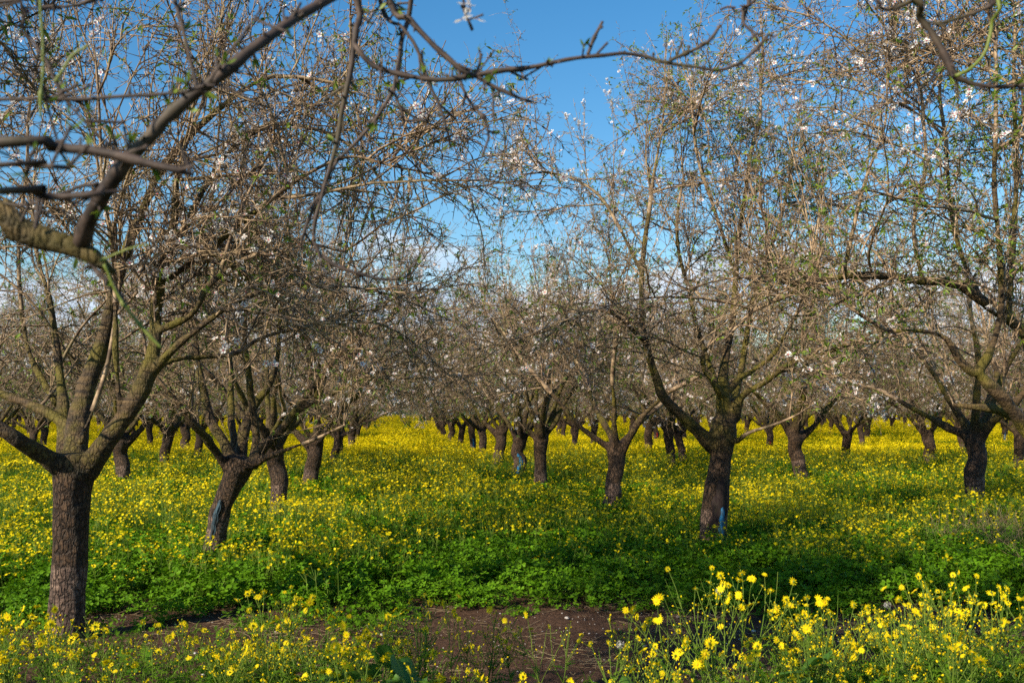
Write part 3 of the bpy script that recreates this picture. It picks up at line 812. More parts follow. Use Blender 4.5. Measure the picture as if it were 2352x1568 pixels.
n0 = np.array([-2.35, 2.2, 0.0])
over = np.array([[-2.3, 2.22, 1.1, .06], [-1.5, 1.9, 2.3, .04], [-0.35, 1.6, 2.62, .026], [0.35, 1.85, 2.70, .018], [1.0, 2.0, 2.66, .009]])
def hang(arr, up=over):
    c = resample(up, 30); k = np.argmin(np.linalg.norm(c[:, :3] - arr[0, :3] - np.array([-0.08, 0, 0.05]), axis=1))
    return np.vstack([np.r_[c[k, :3], arr[0, 3] * 1.2], arr])
tkp = np.array([-2.3, 2.22, 1.12])
big = [np.vstack([[*tkp, .07], [-1.4, 1.95, 1.58, .05], P_(1.62, [(-30, 497, 36), (40, 528, 36), (100, 550, 33), (170, 572, 28), (225, 596, 20), (262, 626, 9)])])]
fore = [
 P_(1.62, [(185, 565, 24, 0), (205, 500, 22, -.04), (255, 420, 21, -.08), (320, 338, 20, -.1), (415, 243, 18, -.1), (520, 160, 17, -.1), (620, 82, 15, -.06), (700, 28, 14, 0), (790, -20, 12, .05), (900, -60, 9, .1)]),
 np.vstack([[-1.5, 1.9, 1.9, .02], P_(1.35, [(-30, 328, 17), (110, 335, 15), (245, 352, 13), (360, 380, 11), (430, 400, 8), (445, 404, 4)])]),
 np.vstack([[-1.5, 1.85, 1.8, .014], P_(1.3, [(-30, 438, 11), (80, 446, 10), (200, 445, 9), (235, 440, 6)])]),
 np.vstack([[-1.5, 1.85, 1.85, .014], P_(1.25, [(-30, 378, 8), (60, 380, 8), (160, 386, 7)])]),
 np.vstack([[-1.5, 1.9, 2.0, .012], P_(1.45, [(-30, 232, 6), (120, 230, 6), (300, 222, 5.5), (430, 212, 5), (500, 196, 3), (600, 240, 2)])]),
 P_(1.5, [(455, 205, 6), (440, 150, 5), (425, 80, 5), (410, 20, 5.5), (395, -50, 6)]),
 P_(1.5, [(480, 190, 4), (520, 130, 3.5), (560, 80, 3), (600, 20, 3)]),
 P_(1.62, [(120, 560, 8), (190, 590, 7), (240, 640, 6), (285, 690, 4)]),
 np.vstack([[-1.5, 1.9, 1.98, .010], P_(1.5, [(-30, 20, 5), (40, 60, 4), (100, 130, 4), (160, 240, 3.5), (260, 340, 3), (330, 380, 2.5)])]),
 np.vstack([[-1.5, 1.9, 2.05, .010], P_(1.7, [(-30, 10, 5), (90, 15, 4), (180, 8, 4), (300, -30, 4)])]),
 P_(1.6, [(250, 420, 5), (180, 430, 5), (60, 470, 4), (-30, 460, 4)]),
 hang(P_(1.9, [(815, -20, 11), (818, 60, 10), (812, 120, 9), (785, 250, 7), (772, 330, 7), (740, 450, 5), (722, 520, 5), (727, 570, 4), (760, 600, 6), (800, 622, 5), (870, 640, 4), (930, 638, 3.5), (955, 622, 2.5)])),
 hang(P_(2.0, [(945, -20, 7), (925, 90, 6.5), (905, 200, 6), (850, 290, 5.5), (770, 380, 5), (725, 470, 5), (700, 530, 4), (690, 570, 3)])),
 hang(P_(1.85, [(890, -25, 9), (944, 47, 8.5), (1001, 108, 8), (1052, 155, 8), (1088, 173, 7), (1113, 187, 6), (1160, 212, 5.5), (1225, 234, 4)])),
 P_(1.85, [(812, 100, 7), (854, 148, 7), (908, 169, 7), (980, 180, 6.5), (1030, 183, 6.5), (1088, 175, 7.5), (1142, 167, 7.5), (1232, 155, 6.5), (1304, 137, 6), (1376, 128, 5.5), (1448, 126, 5), (1541, 142, 5), (1600, 155, 4.5), (1650, 160, 4.5), (1700, 145, 4), (1735, 115, 4), (1764, 79, 3)]),
 P_(1.85, [(1351, 124, 5), (1369, 83, 4), (1383, 54, 4)]),
 P_(1.85, [(1541, 137, 5), (1606, 108, 4.5), (1631, 90, 5), (1652, 61, 4)]),
 hang(P_(1.9, [(1712, -25, 6), (1706, 20, 5.5), (1704, 55, 5), (1724, 76, 4), (1740, 100, 4)])),
 P_(1.9, [(1690, 20, 3), (1670, 18, 3), (1655, 24, 3)]),
 P_(1.85, [(1052, 160, 4), (1070, 223, 4), (1099, 259, 3.5), (1117, 281, 3.5), (1122, 324, 2.5)]),
 hang(P_(1.95, [(868, -20, 6), (926, 65, 5), (958, 108, 5), (987, 194, 4.5), (1009, 252, 4), (1034, 335, 3)])),
 P_(1.95, [(918, 120, 4), (905, 200, 3.5), (925, 260, 3), (930, 290, 2.5)]),
 P_(1.85, [(1095, 170, 4), (1103, 150, 4), (1108, 125, 4)]),
 hang(P_(1.75, [(1060, -20, 3), (1062, 10, 3), (1078, 50, 3.5), (1084, 68, 4)])),
 hang(over.copy())[1:],
]
green = [P_(1.5, [(235, 605, 3.5), (262, 665, 4), (300, 720, 4.5), (335, 762, 4.5), (372, 800, 3)]), P_(1.55, [(228, 600, 3), (290, 575, 3), (345, 562, 2)]),
         P_(1.35, [(125, 185, 4), (165, 130, 4), (205, 105, 3.5)]), P_(1.4, [(95, 270, 3), (98, 120, 3.5), (95, -20, 4)])]
def near_bark():  # bark kept dark so its colour carries the shade on these boughs
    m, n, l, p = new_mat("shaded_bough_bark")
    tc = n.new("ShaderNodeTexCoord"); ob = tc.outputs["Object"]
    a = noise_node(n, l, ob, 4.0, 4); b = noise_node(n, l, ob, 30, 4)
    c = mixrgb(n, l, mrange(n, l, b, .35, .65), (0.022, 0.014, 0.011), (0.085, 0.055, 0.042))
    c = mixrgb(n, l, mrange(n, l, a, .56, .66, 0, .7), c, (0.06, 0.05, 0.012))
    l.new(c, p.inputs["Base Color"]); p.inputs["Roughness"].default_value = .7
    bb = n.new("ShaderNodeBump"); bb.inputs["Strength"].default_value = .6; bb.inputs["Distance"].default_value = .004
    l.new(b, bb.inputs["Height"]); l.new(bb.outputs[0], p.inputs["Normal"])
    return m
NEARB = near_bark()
BOUGHB = bark_material("mossy_bough_bark", 0.6)
GREENTW = leaf_material("green_shoot", (0.16, 0.20, 0.03), (0.22, 0.26, 0.05), 0.1, 0.5)
rng = np.random.default_rng(77)
def shade_tree(base, name, seed, azs, label, boughs, greens, hmax=5.5, zmin=1.15):
    base = np.asarray(base, float)
    tk = mk_trunk(1.12, 0.13, (0.05, 0.03), 0.05, np.random.default_rng(seed))
    lb = []
    rg = np.random.default_rng(seed)
    for az, el, ln in azs:
        az, el = R_(az), R_(el)
        d = np.array([math.cos(az) * math.cos(el), math.sin(az) * math.cos(el), math.sin(el)])
        P = grow(rg, np.array([[0.03, 0.02, 1.05]]), d[None], np.array([ln]), 9, 0.10, 0.02)[0]
        lb.append(np.c_[P, np.linspace(0.06, 0.012, 9)])
    ms = build_tree_meshes(name, seed, tk, lb, q=1.5, up=0.5, leafy=0.9, bloom=0.8, voxel=0.02, hmax=hmax, twig_r=1.5, zmin=zmin, env=0.1, gap=base)
    t = place_tree(ms, base, 0, label, G_ORCH)
    for nm, brs, mt, tw in boughs + greens:
        for j, b in enumerate(brs):
            me, lv = bough_mesh(nm + "_mesh", seed + 7 * j, [np.c_[np.asarray(b)[:, :3] - base, np.asarray(b)[:, 3]]], tw, mat=mt)
            o = link(nm, me, t)
            if lv: tag(link("leaves", lv, o), kind="stuff")
    return t
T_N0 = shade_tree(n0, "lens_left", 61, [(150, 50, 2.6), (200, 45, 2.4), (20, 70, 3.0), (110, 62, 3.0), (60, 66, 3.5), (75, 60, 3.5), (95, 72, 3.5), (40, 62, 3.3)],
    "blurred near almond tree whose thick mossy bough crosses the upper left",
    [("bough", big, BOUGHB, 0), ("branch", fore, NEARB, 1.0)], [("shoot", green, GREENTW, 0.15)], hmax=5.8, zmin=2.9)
bl = blossoms(rng, np.array([at(1070, 12, 1.75), at(1082, 22, 1.76), at(1098, 42, 1.75), at(1064, 46, 1.74)]) - n0, 1.0)
link("blossom", bl, T_N0)
over2 = np.array([[2.62, 1.35, 1.1, .06], [2.35, 1.6, 2.0, .04], [1.75, 1.85, 2.5, .022], [1.1, 2.0, 2.62, .012], [0.75, 2.05, 2.60, .006]])
n1 = np.array([2.65, 1.3, 0.0])
fore2 = [over2,
 hang(P_(1.85, [(2088, -20, 10), (2110, 35, 10), (2140, 75, 9), (2171, 130, 10), (2192, 172, 9), (2240, 192, 6), (2300, 199, 5), (2370, 196, 5)]), over2),
 hang(P_(1.85, [(2000, -20, 4), (2020, 14, 4), (2048, 22, 5), (2075, 8, 5), (2095, 0, 5)]), over2),
 P_(1.85, [(2150, 55, 5), (2190, 45, 4.5), (2260, 20, 4), (2330, -20, 4)]),
 P_(1.85, [(2190, 172, 4), (2200, 200, 3.5), (2204, 225, 2.5)])]
green2 = [hang(P_(1.8, [(2282, -20, 5), (2278, 50, 5), (2268, 110, 4.5), (2240, 150, 4.5), (2196, 176, 5)]), over2)]
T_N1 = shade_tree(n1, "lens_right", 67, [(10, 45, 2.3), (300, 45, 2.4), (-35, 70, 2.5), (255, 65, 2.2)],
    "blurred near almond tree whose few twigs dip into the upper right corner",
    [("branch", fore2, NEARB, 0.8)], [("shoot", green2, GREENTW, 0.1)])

# ------------------------------------------------------------------ ground
FW = np.array([math.sin(YAW), math.cos(YAW)])
RT = np.array([math.cos(YAW), -math.sin(YAW)])
def cdepth(p): return p[..., 0] * FW[0] + p[..., 1] * FW[1]
def clat(p): return p[..., 0] * RT[0] + p[..., 1] * RT[1]
def n2(x, y, s, seed): return noise3(np.stack([x * s, y * s, np.zeros_like(x) + seed * 3.7], -1), seed)

m_soil, n, l, p = new_mat("bare_soil")
tc = n.new("ShaderNodeTexCoord"); ob = tc.outputs["Object"]
a = noise_node(n, l, ob, 2.5, 6); b = noise_node(n, l, ob, 55, 6, 0.7); c = noise_node(n, l, ob, 14, 5, .6)
cx = mixrgb(n, l, mrange(n, l, b, .36, .64), (0.038, 0.019, 0.011), (0.155, 0.090, 0.058))
cx = mixrgb(n, l, mrange(n, l, a, .4, .62, 0, .6), cx, (0.085, 0.046, 0.030))
l.new(cx, p.inputs["Base Color"]); p.inputs["Roughness"].default_value = 0.95; p.inputs["Specular IOR Level"].default_value = 0.1
bm_ = n.new("ShaderNodeBump"); bm_.inputs["Strength"].default_value = 1.0; bm_.inputs["Distance"].default_value = 0.03
l.new(mathn(n, l, 'ADD', b, c), bm_.inputs["Height"]); l.new(bm_.outputs[0], p.inputs["Normal"])
m_field, n, l, p = new_mat("field_soil_and_moss")
tc = n.new("ShaderNodeTexCoord"); ob = tc.outputs["Object"]
a = noise_node(n, l, ob, 3, 6); 
cx = mixrgb(n, l, mrange(n, l, a, .4, .6), (0.022, 0.035, 0.008), (0.045, 0.075, 0.012))
l.new(cx, p.inputs["Base Color"]); p.inputs["Roughness"].default_value = 0.95; p.inputs["Specular IOR Level"].default_value = 0.1

S_ = 9000.0
tag(link("ground", mesh_np("ground", [[-S_, -S_, 0], [S_, -S_, 0], [S_, S_, 0], [-S_, S_, 0]], [np.array([[0, 1, 2, 3]])], [m_field])), kind="structure")
gx = np.arange(-9, 11, 0.03); gy = np.arange(0.5, 8.3, 0.03)
X, Y = np.meshgrid(gx, gy)
Z = 0.022 + 0.030 * fbm(np.stack([X * 1.1, Y * 1.1, X * 0], -1), 3, 31) + 0.010 * fbm(np.stack([X * 7, Y * 7, X * 0], -1), 3, 35) + 0.009 * noise3(np.stack([X * 19, Y * 22, X * 0], -1), 39)
Z = np.maximum(Z, 0.006)
edge = np.minimum(np.minimum(X + 9, 11 - X), np.minimum(Y - 0.5, 8.3 - Y)); Z = np.where(edge < 0.3, -0.02 + (Z + 0.02) * np.clip(edge / 0.3, 0, 1), Z)
W2 = np.stack([X * RT[0] + Y * FW[0], X * RT[1] + Y * FW[1], Z], -1).reshape(-1, 3)
idx = np.arange(X.size).reshape(X.shape)
q = np.stack([idx[:-1, :-1], idx[:-1, 1:], idx[1:, 1:], idx[1:, :-1]], -1).reshape(-1, 4)
tag(link("dirt_path", mesh_np("dirt_path", W2, [q], [m_soil])), kind="structure")
# distant hills
m_hill, n, l, p = new_mat("hazed_hill_scrub")
tc = n.new("ShaderNodeTexCoord"); a = noise_node(n, l, tc.outputs["Object"], 0.012, 6)
l.new(mixrgb(n, l, mrange(n, l, a, .4, .6), (0.09, 0.125, 0.13), (0.15, 0.19, 0.19)), p.inputs["Base Color"]); p.inputs["Roughness"].default_value = 1  # blue-grey tones paint the distance haze into the hill colour
gx = np.linspace(-4200, 4200, 150); gy = np.linspace(2600, 4400, 24)
X, Y = np.meshgrid(gx, gy)
Hh = 215 + 90 * fbm(np.stack([X * .0011, Y * .0011, X * 0], -1), 4, 51)
Z = -5 + Hh * np.sin(np.clip((Y - 2600) / 1800, 0, 1) * math.pi) ** 1.0
idx = np.arange(X.size).reshape(X.shape)
q = np.stack([idx[:-1, :-1], idx[:-1, 1:], idx[1:, 1:], idx[1:, :-1]], -1).reshape(-1, 4)
tag(link("hills", mesh_np("hills", np.stack([X, Y, Z], -1).reshape(-1, 3), [q], [m_hill])), kind="structure")

# ------------------------------------------------------------------ plants
rng = np.random.default_rng(99)
def clover_clump(seed, rad, nl, hmin, hmax, size):
    r = np.random.default_rng(seed); acc = Acc()
    ang = r.uniform(0, 6.28, nl); rr = rad * np.sqrt(r.random(nl))
    C = np.stack([rr * np.cos(ang), rr * np.sin(ang), r.uniform(hmin, hmax, nl) * (1 - 0.35 * (rr / rad) ** 2)], -1)
    Zn = unit(r.normal(size=(nl, 3)) * 0.38 + np.stack([np.cos(ang), np.sin(ang), 0 * ang], -1) * 0.25 + np.array([0, 0, 1.0]))
    U = unit(np.cross(Zn, r.normal(size=(nl, 3)))); W = np.cross(Zn, U); s = size * r.uniform(0.65, 1.15, nl)
    for k in range(3):
        a = k * 2.094
        def pt(f, side, h):
            return C + (U * (math.cos(a) * f - math.sin(a) * side)[..., None] if False else (U * (math.cos(a) * f - math.sin(a) * side) + W * (math.sin(a) * f + math.cos(a) * side)) + Zn * h) * s[:, None]
        vs = np.stack([pt(0.03, 0, 0), pt(0.55, 0.42, 0.14), pt(0.95, 0.36, 0.12), pt(0.84, 0, 0.0), pt(0.95, -0.36, 0.12), pt(0.55, -0.42, 0.14)], 1).reshape(-1, 3)
        b = np.arange(nl)[:, None] * 6
        acc.add(vs, [b + [[0, 1, 2, 3]], b + [[0, 3, 4, 5]]], 0)
    k = nl // 2
    base = C[:k] * np.array([0.5, 0.5, 0])
    P = np.stack([base, (base + C[:k]) / 2 + r.normal(size=(k, 3)) * 0.01, C[:k]], 1)
    V, f = tubes(P, np.full((k, 3), 0.0012), 3); acc.add(V, f, 1)
    return acc.mesh("clover_clump", [CLOVER, STEM], smooth=False)
def stars(C, Zn, r, npet, rng_, inner=0.5, cup=0.12):
    n = len(C); U = unit(np.cross(Zn, rng_.normal(size=(n, 3)))); W = np.cross(Zn, U)
    vs = [C]
    for i in range(npet * 2):
        a = i * math.pi / npet; rad = 1.0 if i % 2 == 0 else inner
        vs.append(C + ((U * math.cos(a) + W * math.sin(a)) * rad + Zn * cup * rad) * r[:, None])
    V = np.stack(vs, 1).reshape(-1, 3); m = npet * 2; b = np.arange(n)[:, None] * (m + 1)
    return V, np.concatenate([b + [[0, 1 + i, 1 + (i + 1) % m]] for i in range(m)])
def blades(r, B, ln, wd, spread=0.6, bend=0.3):
    n = len(B); D = unit(r.normal(size=(n, 3)) * spread + np.array([0, 0, 1.0])); s = unit(np.cross(D, r.normal(size=(n, 3))))
    out = unit(D * np.array([1, 1, 0]) + 1e-4)
    m1 = B + D * (ln * 0.5)[:, None]; t = B + D * ln[:, None] + (out * bend - np.array([0, 0, bend * .4])) * ln[:, None]
    V = np.stack([B - s * wd[:, None] * .5, B + s * wd[:, None] * .5, m1 + s * wd[:, None] * .5, m1 - s * wd[:, None] * .5, t], 1).reshape(-1, 3)
    b = np.arange(n)[:, None] * 5
    return V, [b + [[0, 1, 2, 3]], b + [[3, 2, 4]]]
def flower_clump(seed, rad, nf, h0, h1, fr, nb, bl, bw, npet=8, stem=True, leafh=None):
    r = np.random.default_rng(seed); acc = Acc()
    nst = max(1, nf // 3)
    a = r.uniform(0, 6.28, nst); q = rad * np.sqrt(r.random(nst))
    base = np.stack([q * np.cos(a), q * np.sin(a), 0 * a], -1)
    top = base + r.normal(size=(nst, 3)) * np.array([.04, .04, 0]) + np.stack([0 * a, 0 * a, r.uniform(h0, h1, nst)], -1)
    if nf:
        par = r.integers(0, nst, nf)
        C = top[par] + r.normal(size=(nf, 3)) * np.array([.028, .028, .022])
        Zn = unit(r.normal(size=(nf, 3)) * 0.5 + np.array([-0.25, -0.25, 1.0]))
        V, f = stars(C, Zn, r.uniform(0.75, 1.2, nf) * fr, npet, r); acc.add(V, f, 0)
        if stem:
            P = np.stack([base, base * .4 + top * .6 + r.normal(size=(nst, 3)) * .01, top - [0, 0, .01]], 1)
            V, f = tubes(P, np.full((nst, 3), 0.0018), 3); acc.add(V, f, 1)
            P = np.stack([top[par] * .75 + base[par] * .25, C - Zn * 0.002], 1)
            V, f = tubes(P, np.full((nf, 2), 0.0011), 3); acc.add(V, f, 1)
    if nb:
        a = r.uniform(0, 6.28, nb); q = rad * 1.1 * np.sqrt(r.random(nb)); lh = leafh or h0
        B = np.stack([q * np.cos(a), q * np.sin(a), r.uniform(0, lh * 0.62, nb)], -1)
        V, f = blades(r, B, r.uniform(.6, 1.2, nb) * bl, r.uniform(.6, 1.2, nb) * bw, 0.75); acc.add(V, f, 2)
    return acc.mesh("meadow_clump", [YELLOW, STEM, HERB], smooth=False)

def scatter(name, P, protos_, idx, rz, sc, tilt=None):
    """ONE object that instances its own plant meshes on its vertices"""
    pc = bpy.data.collections.new(name + "_kinds")
    for i, me in enumerate(protos_):
        o = bpy.data.objects.new("%s_%02d" % (name, i), me); pc.objects.link(o)
    me = bpy.data.meshes.new(name + "_points"); me.vertices.add(len(P))
    me.vertices.foreach_set("co", np.asarray(P, np.float32).ravel())
    rot = np.zeros((len(P), 3), np.float32); rot[:, 2] = rz
    if tilt is not None: rot[:, :2] = tilt
    at_ = me.attributes.new("rot", 'FLOAT_VECTOR', 'POINT'); at_.data.foreach_set("vector", rot.ravel())
    at_ = me.attributes.new("size", 'FLOAT', 'POINT'); at_.data.foreach_set("value", np.asarray(sc, np.float32))
    at_ = me.attributes.new("kind_index", 'INT', 'POINT'); at_.data.foreach_set("value", np.asarray(idx, np.int32))
    o = link(name, me)
    ng = bpy.data.node_groups.new(name + "_nodes", 'GeometryNodeTree')
    ng.interface.new_socket("Geometry", in_out='INPUT', socket_type='NodeSocketGeometry')
    ng.interface.new_socket("Geometry", in_out='OUTPUT', socket_type='NodeSocketGeometry')
    N, L = ng.nodes, ng.links
    gi, go = N.new("NodeGroupInput"), N.new("NodeGroupOutput")
    iop = N.new("GeometryNodeInstanceOnPoints"); ci = N.new("GeometryNodeCollectionInfo")
    ci.inputs["Collection"].default_value = pc
    ci.inputs["Separate Children"].default_value = True; ci.inputs["Reset Children"].default_value = True
    def attr(nm, ty):
        a = N.new("GeometryNodeInputNamedAttribute"); a.data_type = ty; a.inputs["Name"].default_value = nm
        return a.outputs["Attribute"]
    L.new(gi.outputs[0], iop.inputs["Points"]); L.new(ci.outputs[0], iop.inputs["Instance"])
    iop.inputs["Pick Instance"].default_value = True
    L.new(attr("kind_index", 'INT'), iop.inputs["Instance Index"])
    e2r = N.new("FunctionNodeEulerToRotation"); L.new(attr("rot", 'FLOAT_VECTOR'), e2r.inputs[0])
    L.new(e2r.outputs[0], iop.inputs["Rotation"])
    L.new(attr("size", 'FLOAT'), iop.inputs["Scale"])
    L.new(iop.outputs[0], go.inputs[0])
    md = o.modifiers.new("scatter", 'NODES'); md.node_group = ng
    return o

def wedge(c0, c1, per_m2, r, margin=0.8):
    """random points of the visible wedge between two depths"""
    area = (c1 ** 2 - c0 ** 2) * 0.53 + 2 * margin * (c1 - c0)
    nn = int(area * per_m2)
    c = np.sqrt(r.uniform(c0 ** 2, c1 ** 2, nn)); la = r.uniform(-1, 1, nn) * (c * 0.53 + margin)
    return np.stack([c * FW[0] + la * RT[0], c * FW[1] + la * RT[1], 0 * c], -1), c, la
r = np.random.default_rng(303)
# clover bank, thick at its front edge
def edge_at(la): return 7.12 + 0.16 * n2(la, la * 0, 0.9, 71) + 0.07 * n2(la, la * 0, 3.1, 72) - 0.50 * np.clip((-la - 0.3) / 2.5, 0, 1)
cl = [clover_clump(400 + i, 0.17, 44, 0.10, 0.25, 0.037) for i in range(4)] + [clover_clump(410 + i, 0.14, 30, 0.05, 0.15, 0.032) for i in range(2)]
P1, c, la = wedge(6.3, 12.5, 30, r)
e = edge_at(la)
patch = n2(P1[:, 0], P1[:, 1], 0.55, 73)
keep = (c > e) & ((c < 9.4 + 1.2 * patch) | (r.random(len(c)) < np.clip(1.15 - (c - 8.8) * 0.28 + 0.5 * patch, 0.12, 1)))
P1, c, la, e = P1[keep], c[keep], la[keep], e[keep]
nearedge = (c - e) < 0.22
k = np.where(nearedge, r.integers(4, 6, len(c)), r.integers(0, 4, len(c)))
P2, c2, la2 = wedge(12.5, 26, 7, r)
kp = n2(P2[:, 0], P2[:, 1], 0.4, 74) > 0.12
P2 = P2[kp]
Pa = np.concatenate([P1, P2]); k = np.r_[k, r.integers(0, 4, len(P2))]
sc = np.r_[r.uniform(0.8, 1.25, len(P1)) * np.clip(0.75 + 0.25 * (c - e), .75, 1.0), r.uniform(1.0, 1.5, len(P2))]
tag(scatter("clover_cover", Pa, cl, k, r.uniform(0, 6.28, len(Pa)), sc, r.normal(size=(len(Pa), 2)) * 0.08), "dense fresh green clover carpet behind the bare soil", "ground cover", kind="stuff")

# herbs and yellow flowers of the meadow
near_f = [flower_clump(500 + i, 0.16, 19, 0.24, 0.38, 0.0158, 55, 0.075, 0.006, 7) for i in range(5)]
few_f = [flower_clump(510 + i, 0.15, 6, 0.26, 0.40, 0.0155, 50, 0.08, 0.006, 7) for i in range(3)]
herb = [flower_clump(520 + i, 0.17, 0, 0.22, 0.3, 0.01, 90, 0.085, 0.007) for i in range(3)]
kinds = near_f + few_f + herb
PP, KK, SS = [], [], []
def yellow_frac(c, la, P):
    base = np.clip((c - 8.2) / 3.0, 0, 1) * 0.80
    base = np.where(la < -1.0, np.clip((c - 7.4) / 1.8, 0, 1) * 0.8, base)
    base = np.where(la > 1.9, base * np.clip((c - 7.4) / 4.0, .35, 1), base)
    rowd = np.minimum(np.abs((P[:, 0] - 2.75) / 4.7 - np.round((P[:, 0] - 2.75) / 4.7)) * 4.7, 9) * (P[:, 0] > 0.6) + np.abs((P[:, 0] + 1.75) / 4.4 - np.round((P[:, 0] + 1.75) / 4.4)) * 4.4 * (P[:, 0] <= 0.6)
    base = base * np.clip(0.45 + rowd * 0.6, 0, 1)
    return np.clip(base + 0.55 * n2(P[:, 0], P[:, 1], 0.7, 81) * (c > 8.2) + 0.22 * n2(P[:, 0], P[:, 1], 2.6, 82) * (c > 8.2), 0.02, 1)
for c0, c1, dens, s0 in ((7.0, 11, 30, 0.9), (11, 17, 24, 1.0), (17, 27, 13, 1.25)):
    P, c, la = wedge(c0, c1, dens, r)
    ok = c > edge_at(la) + 0.15; P, c, la = P[ok], c[ok], la[ok]
    yf = yellow_frac(c, la, P); u = r.random(len(c))
    kk = np.where(u < yf, r.integers(0, 5, len(c)), np.where(u < yf + 0.18, r.integers(5, 8, len(c)), r.integers(8, 11, len(c))))
    drop = (kk >= 5) & (c < 9.4) & (r.random(len(c)) < 0.88)
    PP.append(P[~drop]); KK.append(kk[~drop]); SS.append((r.uniform(0.75, 1.2, len(c)) * s0 * (1 + 0.32 * n2(P[:, 0], P[:, 1], 0.9, 86)))[~drop])
P = np.concatenate(PP); K = np.concatenate(KK); S = np.concatenate(SS)
tag(scatter("flower_meadow", P, kinds, K, r.uniform(0, 6.28, len(P)), S, r.normal(size=(len(P), 2)) * 0.1), "yellow flowering meadow herbs under the almond trees", "flower meadow", kind="stuff")
far_f = [flower_clump(540 + i, 0.45, 105, 0.24, 0.40, 0.020, 110, 0.13, 0.013, 4, stem=False) for i in range(4)]
far_g = [flower_clump(550 + i, 0.45, 14, 0.22, 0.36, 0.017, 170, 0.14, 0.014, 4, stem=False) for i in range(2)]
PP, KK, SS = [], [], []
for c0, c1, dens, s0 in ((26, 45, 5.0, 1.0), (45, 80, 2.6, 1.3), (80, 130, 1.5, 1.7)):
    P, c, la = wedge(c0, c1, dens, r, 1.5)
    yf = 0.70 + 0.6 * n2(P[:, 0], P[:, 1], 0.33, 84)
    u = r.random(len(c)); kk = np.where(u < yf, r.integers(0, 4, len(c)), r.integers(4, 6, len(c)))
    PP.append(P); KK.append(kk); SS.append(r.uniform(0.85, 1.15, len(c)) * s0 * (1 + 0.3 * n2(P[:, 0], P[:, 1], 0.3, 87)))
P = np.concatenate(PP); K = np.concatenate(KK); S = np.concatenate(SS)
tag(scatter("far_flower_meadow", P, far_f + far_g, K, r.uniform(0, 6.28, len(P)), S), "solid yellow sheet of flowers in the distance", "flower meadow", kind="stuff")

dryc = []
for i in range(2):
    rg = np.random.default_rng(590 + i); A = Acc(); k_ = 70
    a_ = rg.uniform(0, 6.28, k_); q_ = .16 * rg.random(k_) ** .5
    B_1 = np.stack([q_ * np.cos(a_), q_ * np.sin(a_), rg.uniform(0, .1, k_)], -1)
    D_1 = unit(rg.normal(size=(k_, 3)) * .6 + np.array([0, 0, 1.0])); Q_1 = grow(rg, B_1, D_1, rg.uniform(.15, .42, k_), 6, .22, 0)
    V, f = tubes(Q_1, np.full((k_, 6), .0012), 3); A.add(V, f, 0); dryc.append(A.mesh("dry_tuft", [DRY]))
P, c, la = wedge(8.6, 11.5, 7, r)
ok = (la / c > 0.43 + 0.05 * n2(P[:, 0], P[:, 1], 2.0, 95)) & (r.random(len(c)) < .8); P = P[ok]
tag(scatter("dry_grass", P, dryc, r.integers(0, 2, len(P)), r.uniform(0, 6.28, len(P)), r.uniform(.8, 1.3, len(P))), "grey tangle of dry grass at the right edge of the meadow", "grass", kind="stuff")

# stones and straw on the bare soil
m_stone, n, l, p = new_mat("pale_stone")
oi = n.new("ShaderNodeObjectInfo")
l.new(mixrgb(n, l, oi.outputs["Random"], (0.20, 0.12, 0.085), (0.62, 0.58, 0.53)), p.inputs["Base Color"]); p.inputs["Roughness"].default_value = 0.85
def stone(seed):
    r = np.random.default_rng(seed); th = np.linspace(0, math.pi, 6)[1:-1]; V = [[0, 0, .5]]
    for t in th:
        for a in range(8):
            V.append([math.sin(t) * math.cos(a * .785) * r.uniform(.8, 1.2), math.sin(t) * math.sin(a * .785) * r.uniform(.6, 1.0), math.cos(t) * .5])
    V.append([0, 0, -.5]); F = []; T3 = []
    for i in range(3):
        for a in range(8):
            F.append([1 + i * 8 + a, 1 + (i + 1) * 8 + a, 1 + (i + 1) * 8 + (a + 1) % 8, 1 + i * 8 + (a + 1) % 8])
    for a in range(8): T3 += [[0, 1 + a, 1 + (a + 1) % 8], [33, 25 + (a + 1) % 8, 25 + a]]
    return mesh_np("stone", V, [np.array(F), np.array(T3)], [m_stone], smooth=False)
P, c, la = wedge(3.4, 7.6, 120, r)
sz = 0.0022 + 0.005 * r.random(len(c)) ** 3 + (r.random(len(c)) < 0.015) * r.uniform(.006, .016, len(c))
P[:, 2] = 0.022 + sz * 0.2
P[:, 2] += 0.030 * fbm(np.stack([la * 1.1, c * 1.1, c * 0], -1), 3, 31)
tag(scatter("pebbles", P, [stone(i) for i in range(4)], r.integers(0, 4, len(c)), r.uniform(0, 6.28, len(c)), sz), "small pale pebbles strewn over the bare brown soil", "pebbles", kind="stuff")
def straw(seed):
    r = np.random.default_rng(seed); k = 26
    a = r.uniform(0, 6.28, k); B = np.stack([r.uniform(-.2, .2, k), r.uniform(-.2, .2, k), r.uniform(0, .02, k)], -1)
    D = np.stack([np.cos(a), np.sin(a), r.uniform(-.1, .2, k)], -1); ln = r.uniform(.03, .16, k)[:, None]
    P = np.stack([B, B + D * ln * .5 + r.normal(size=(k, 3)) * .006, B + D * ln], 1)
    acc = Acc(); V, f = tubes(P, np.full((k, 3), 0.0013), 3); acc.add(V, f, 0)
    return acc.mesh("straw", [DRY])
P, c, la = wedge(4.2, 7.5, 7, r); P[:, 2] = 0.03
gp = (c > edge_at(la) - 0.35) | (r.random(len(c)) < 0.45); P = P[gp]
tag(scatter("dry_straw", P, [straw(i) for i in range(3)], r.integers(0, 3, len(P)), r.uniform(0, 6.28, len(P)), r.uniform(.7, 1.2, len(P))), "dry straw litter on the soil at the foot of the clover", "straw", kind="stuff")

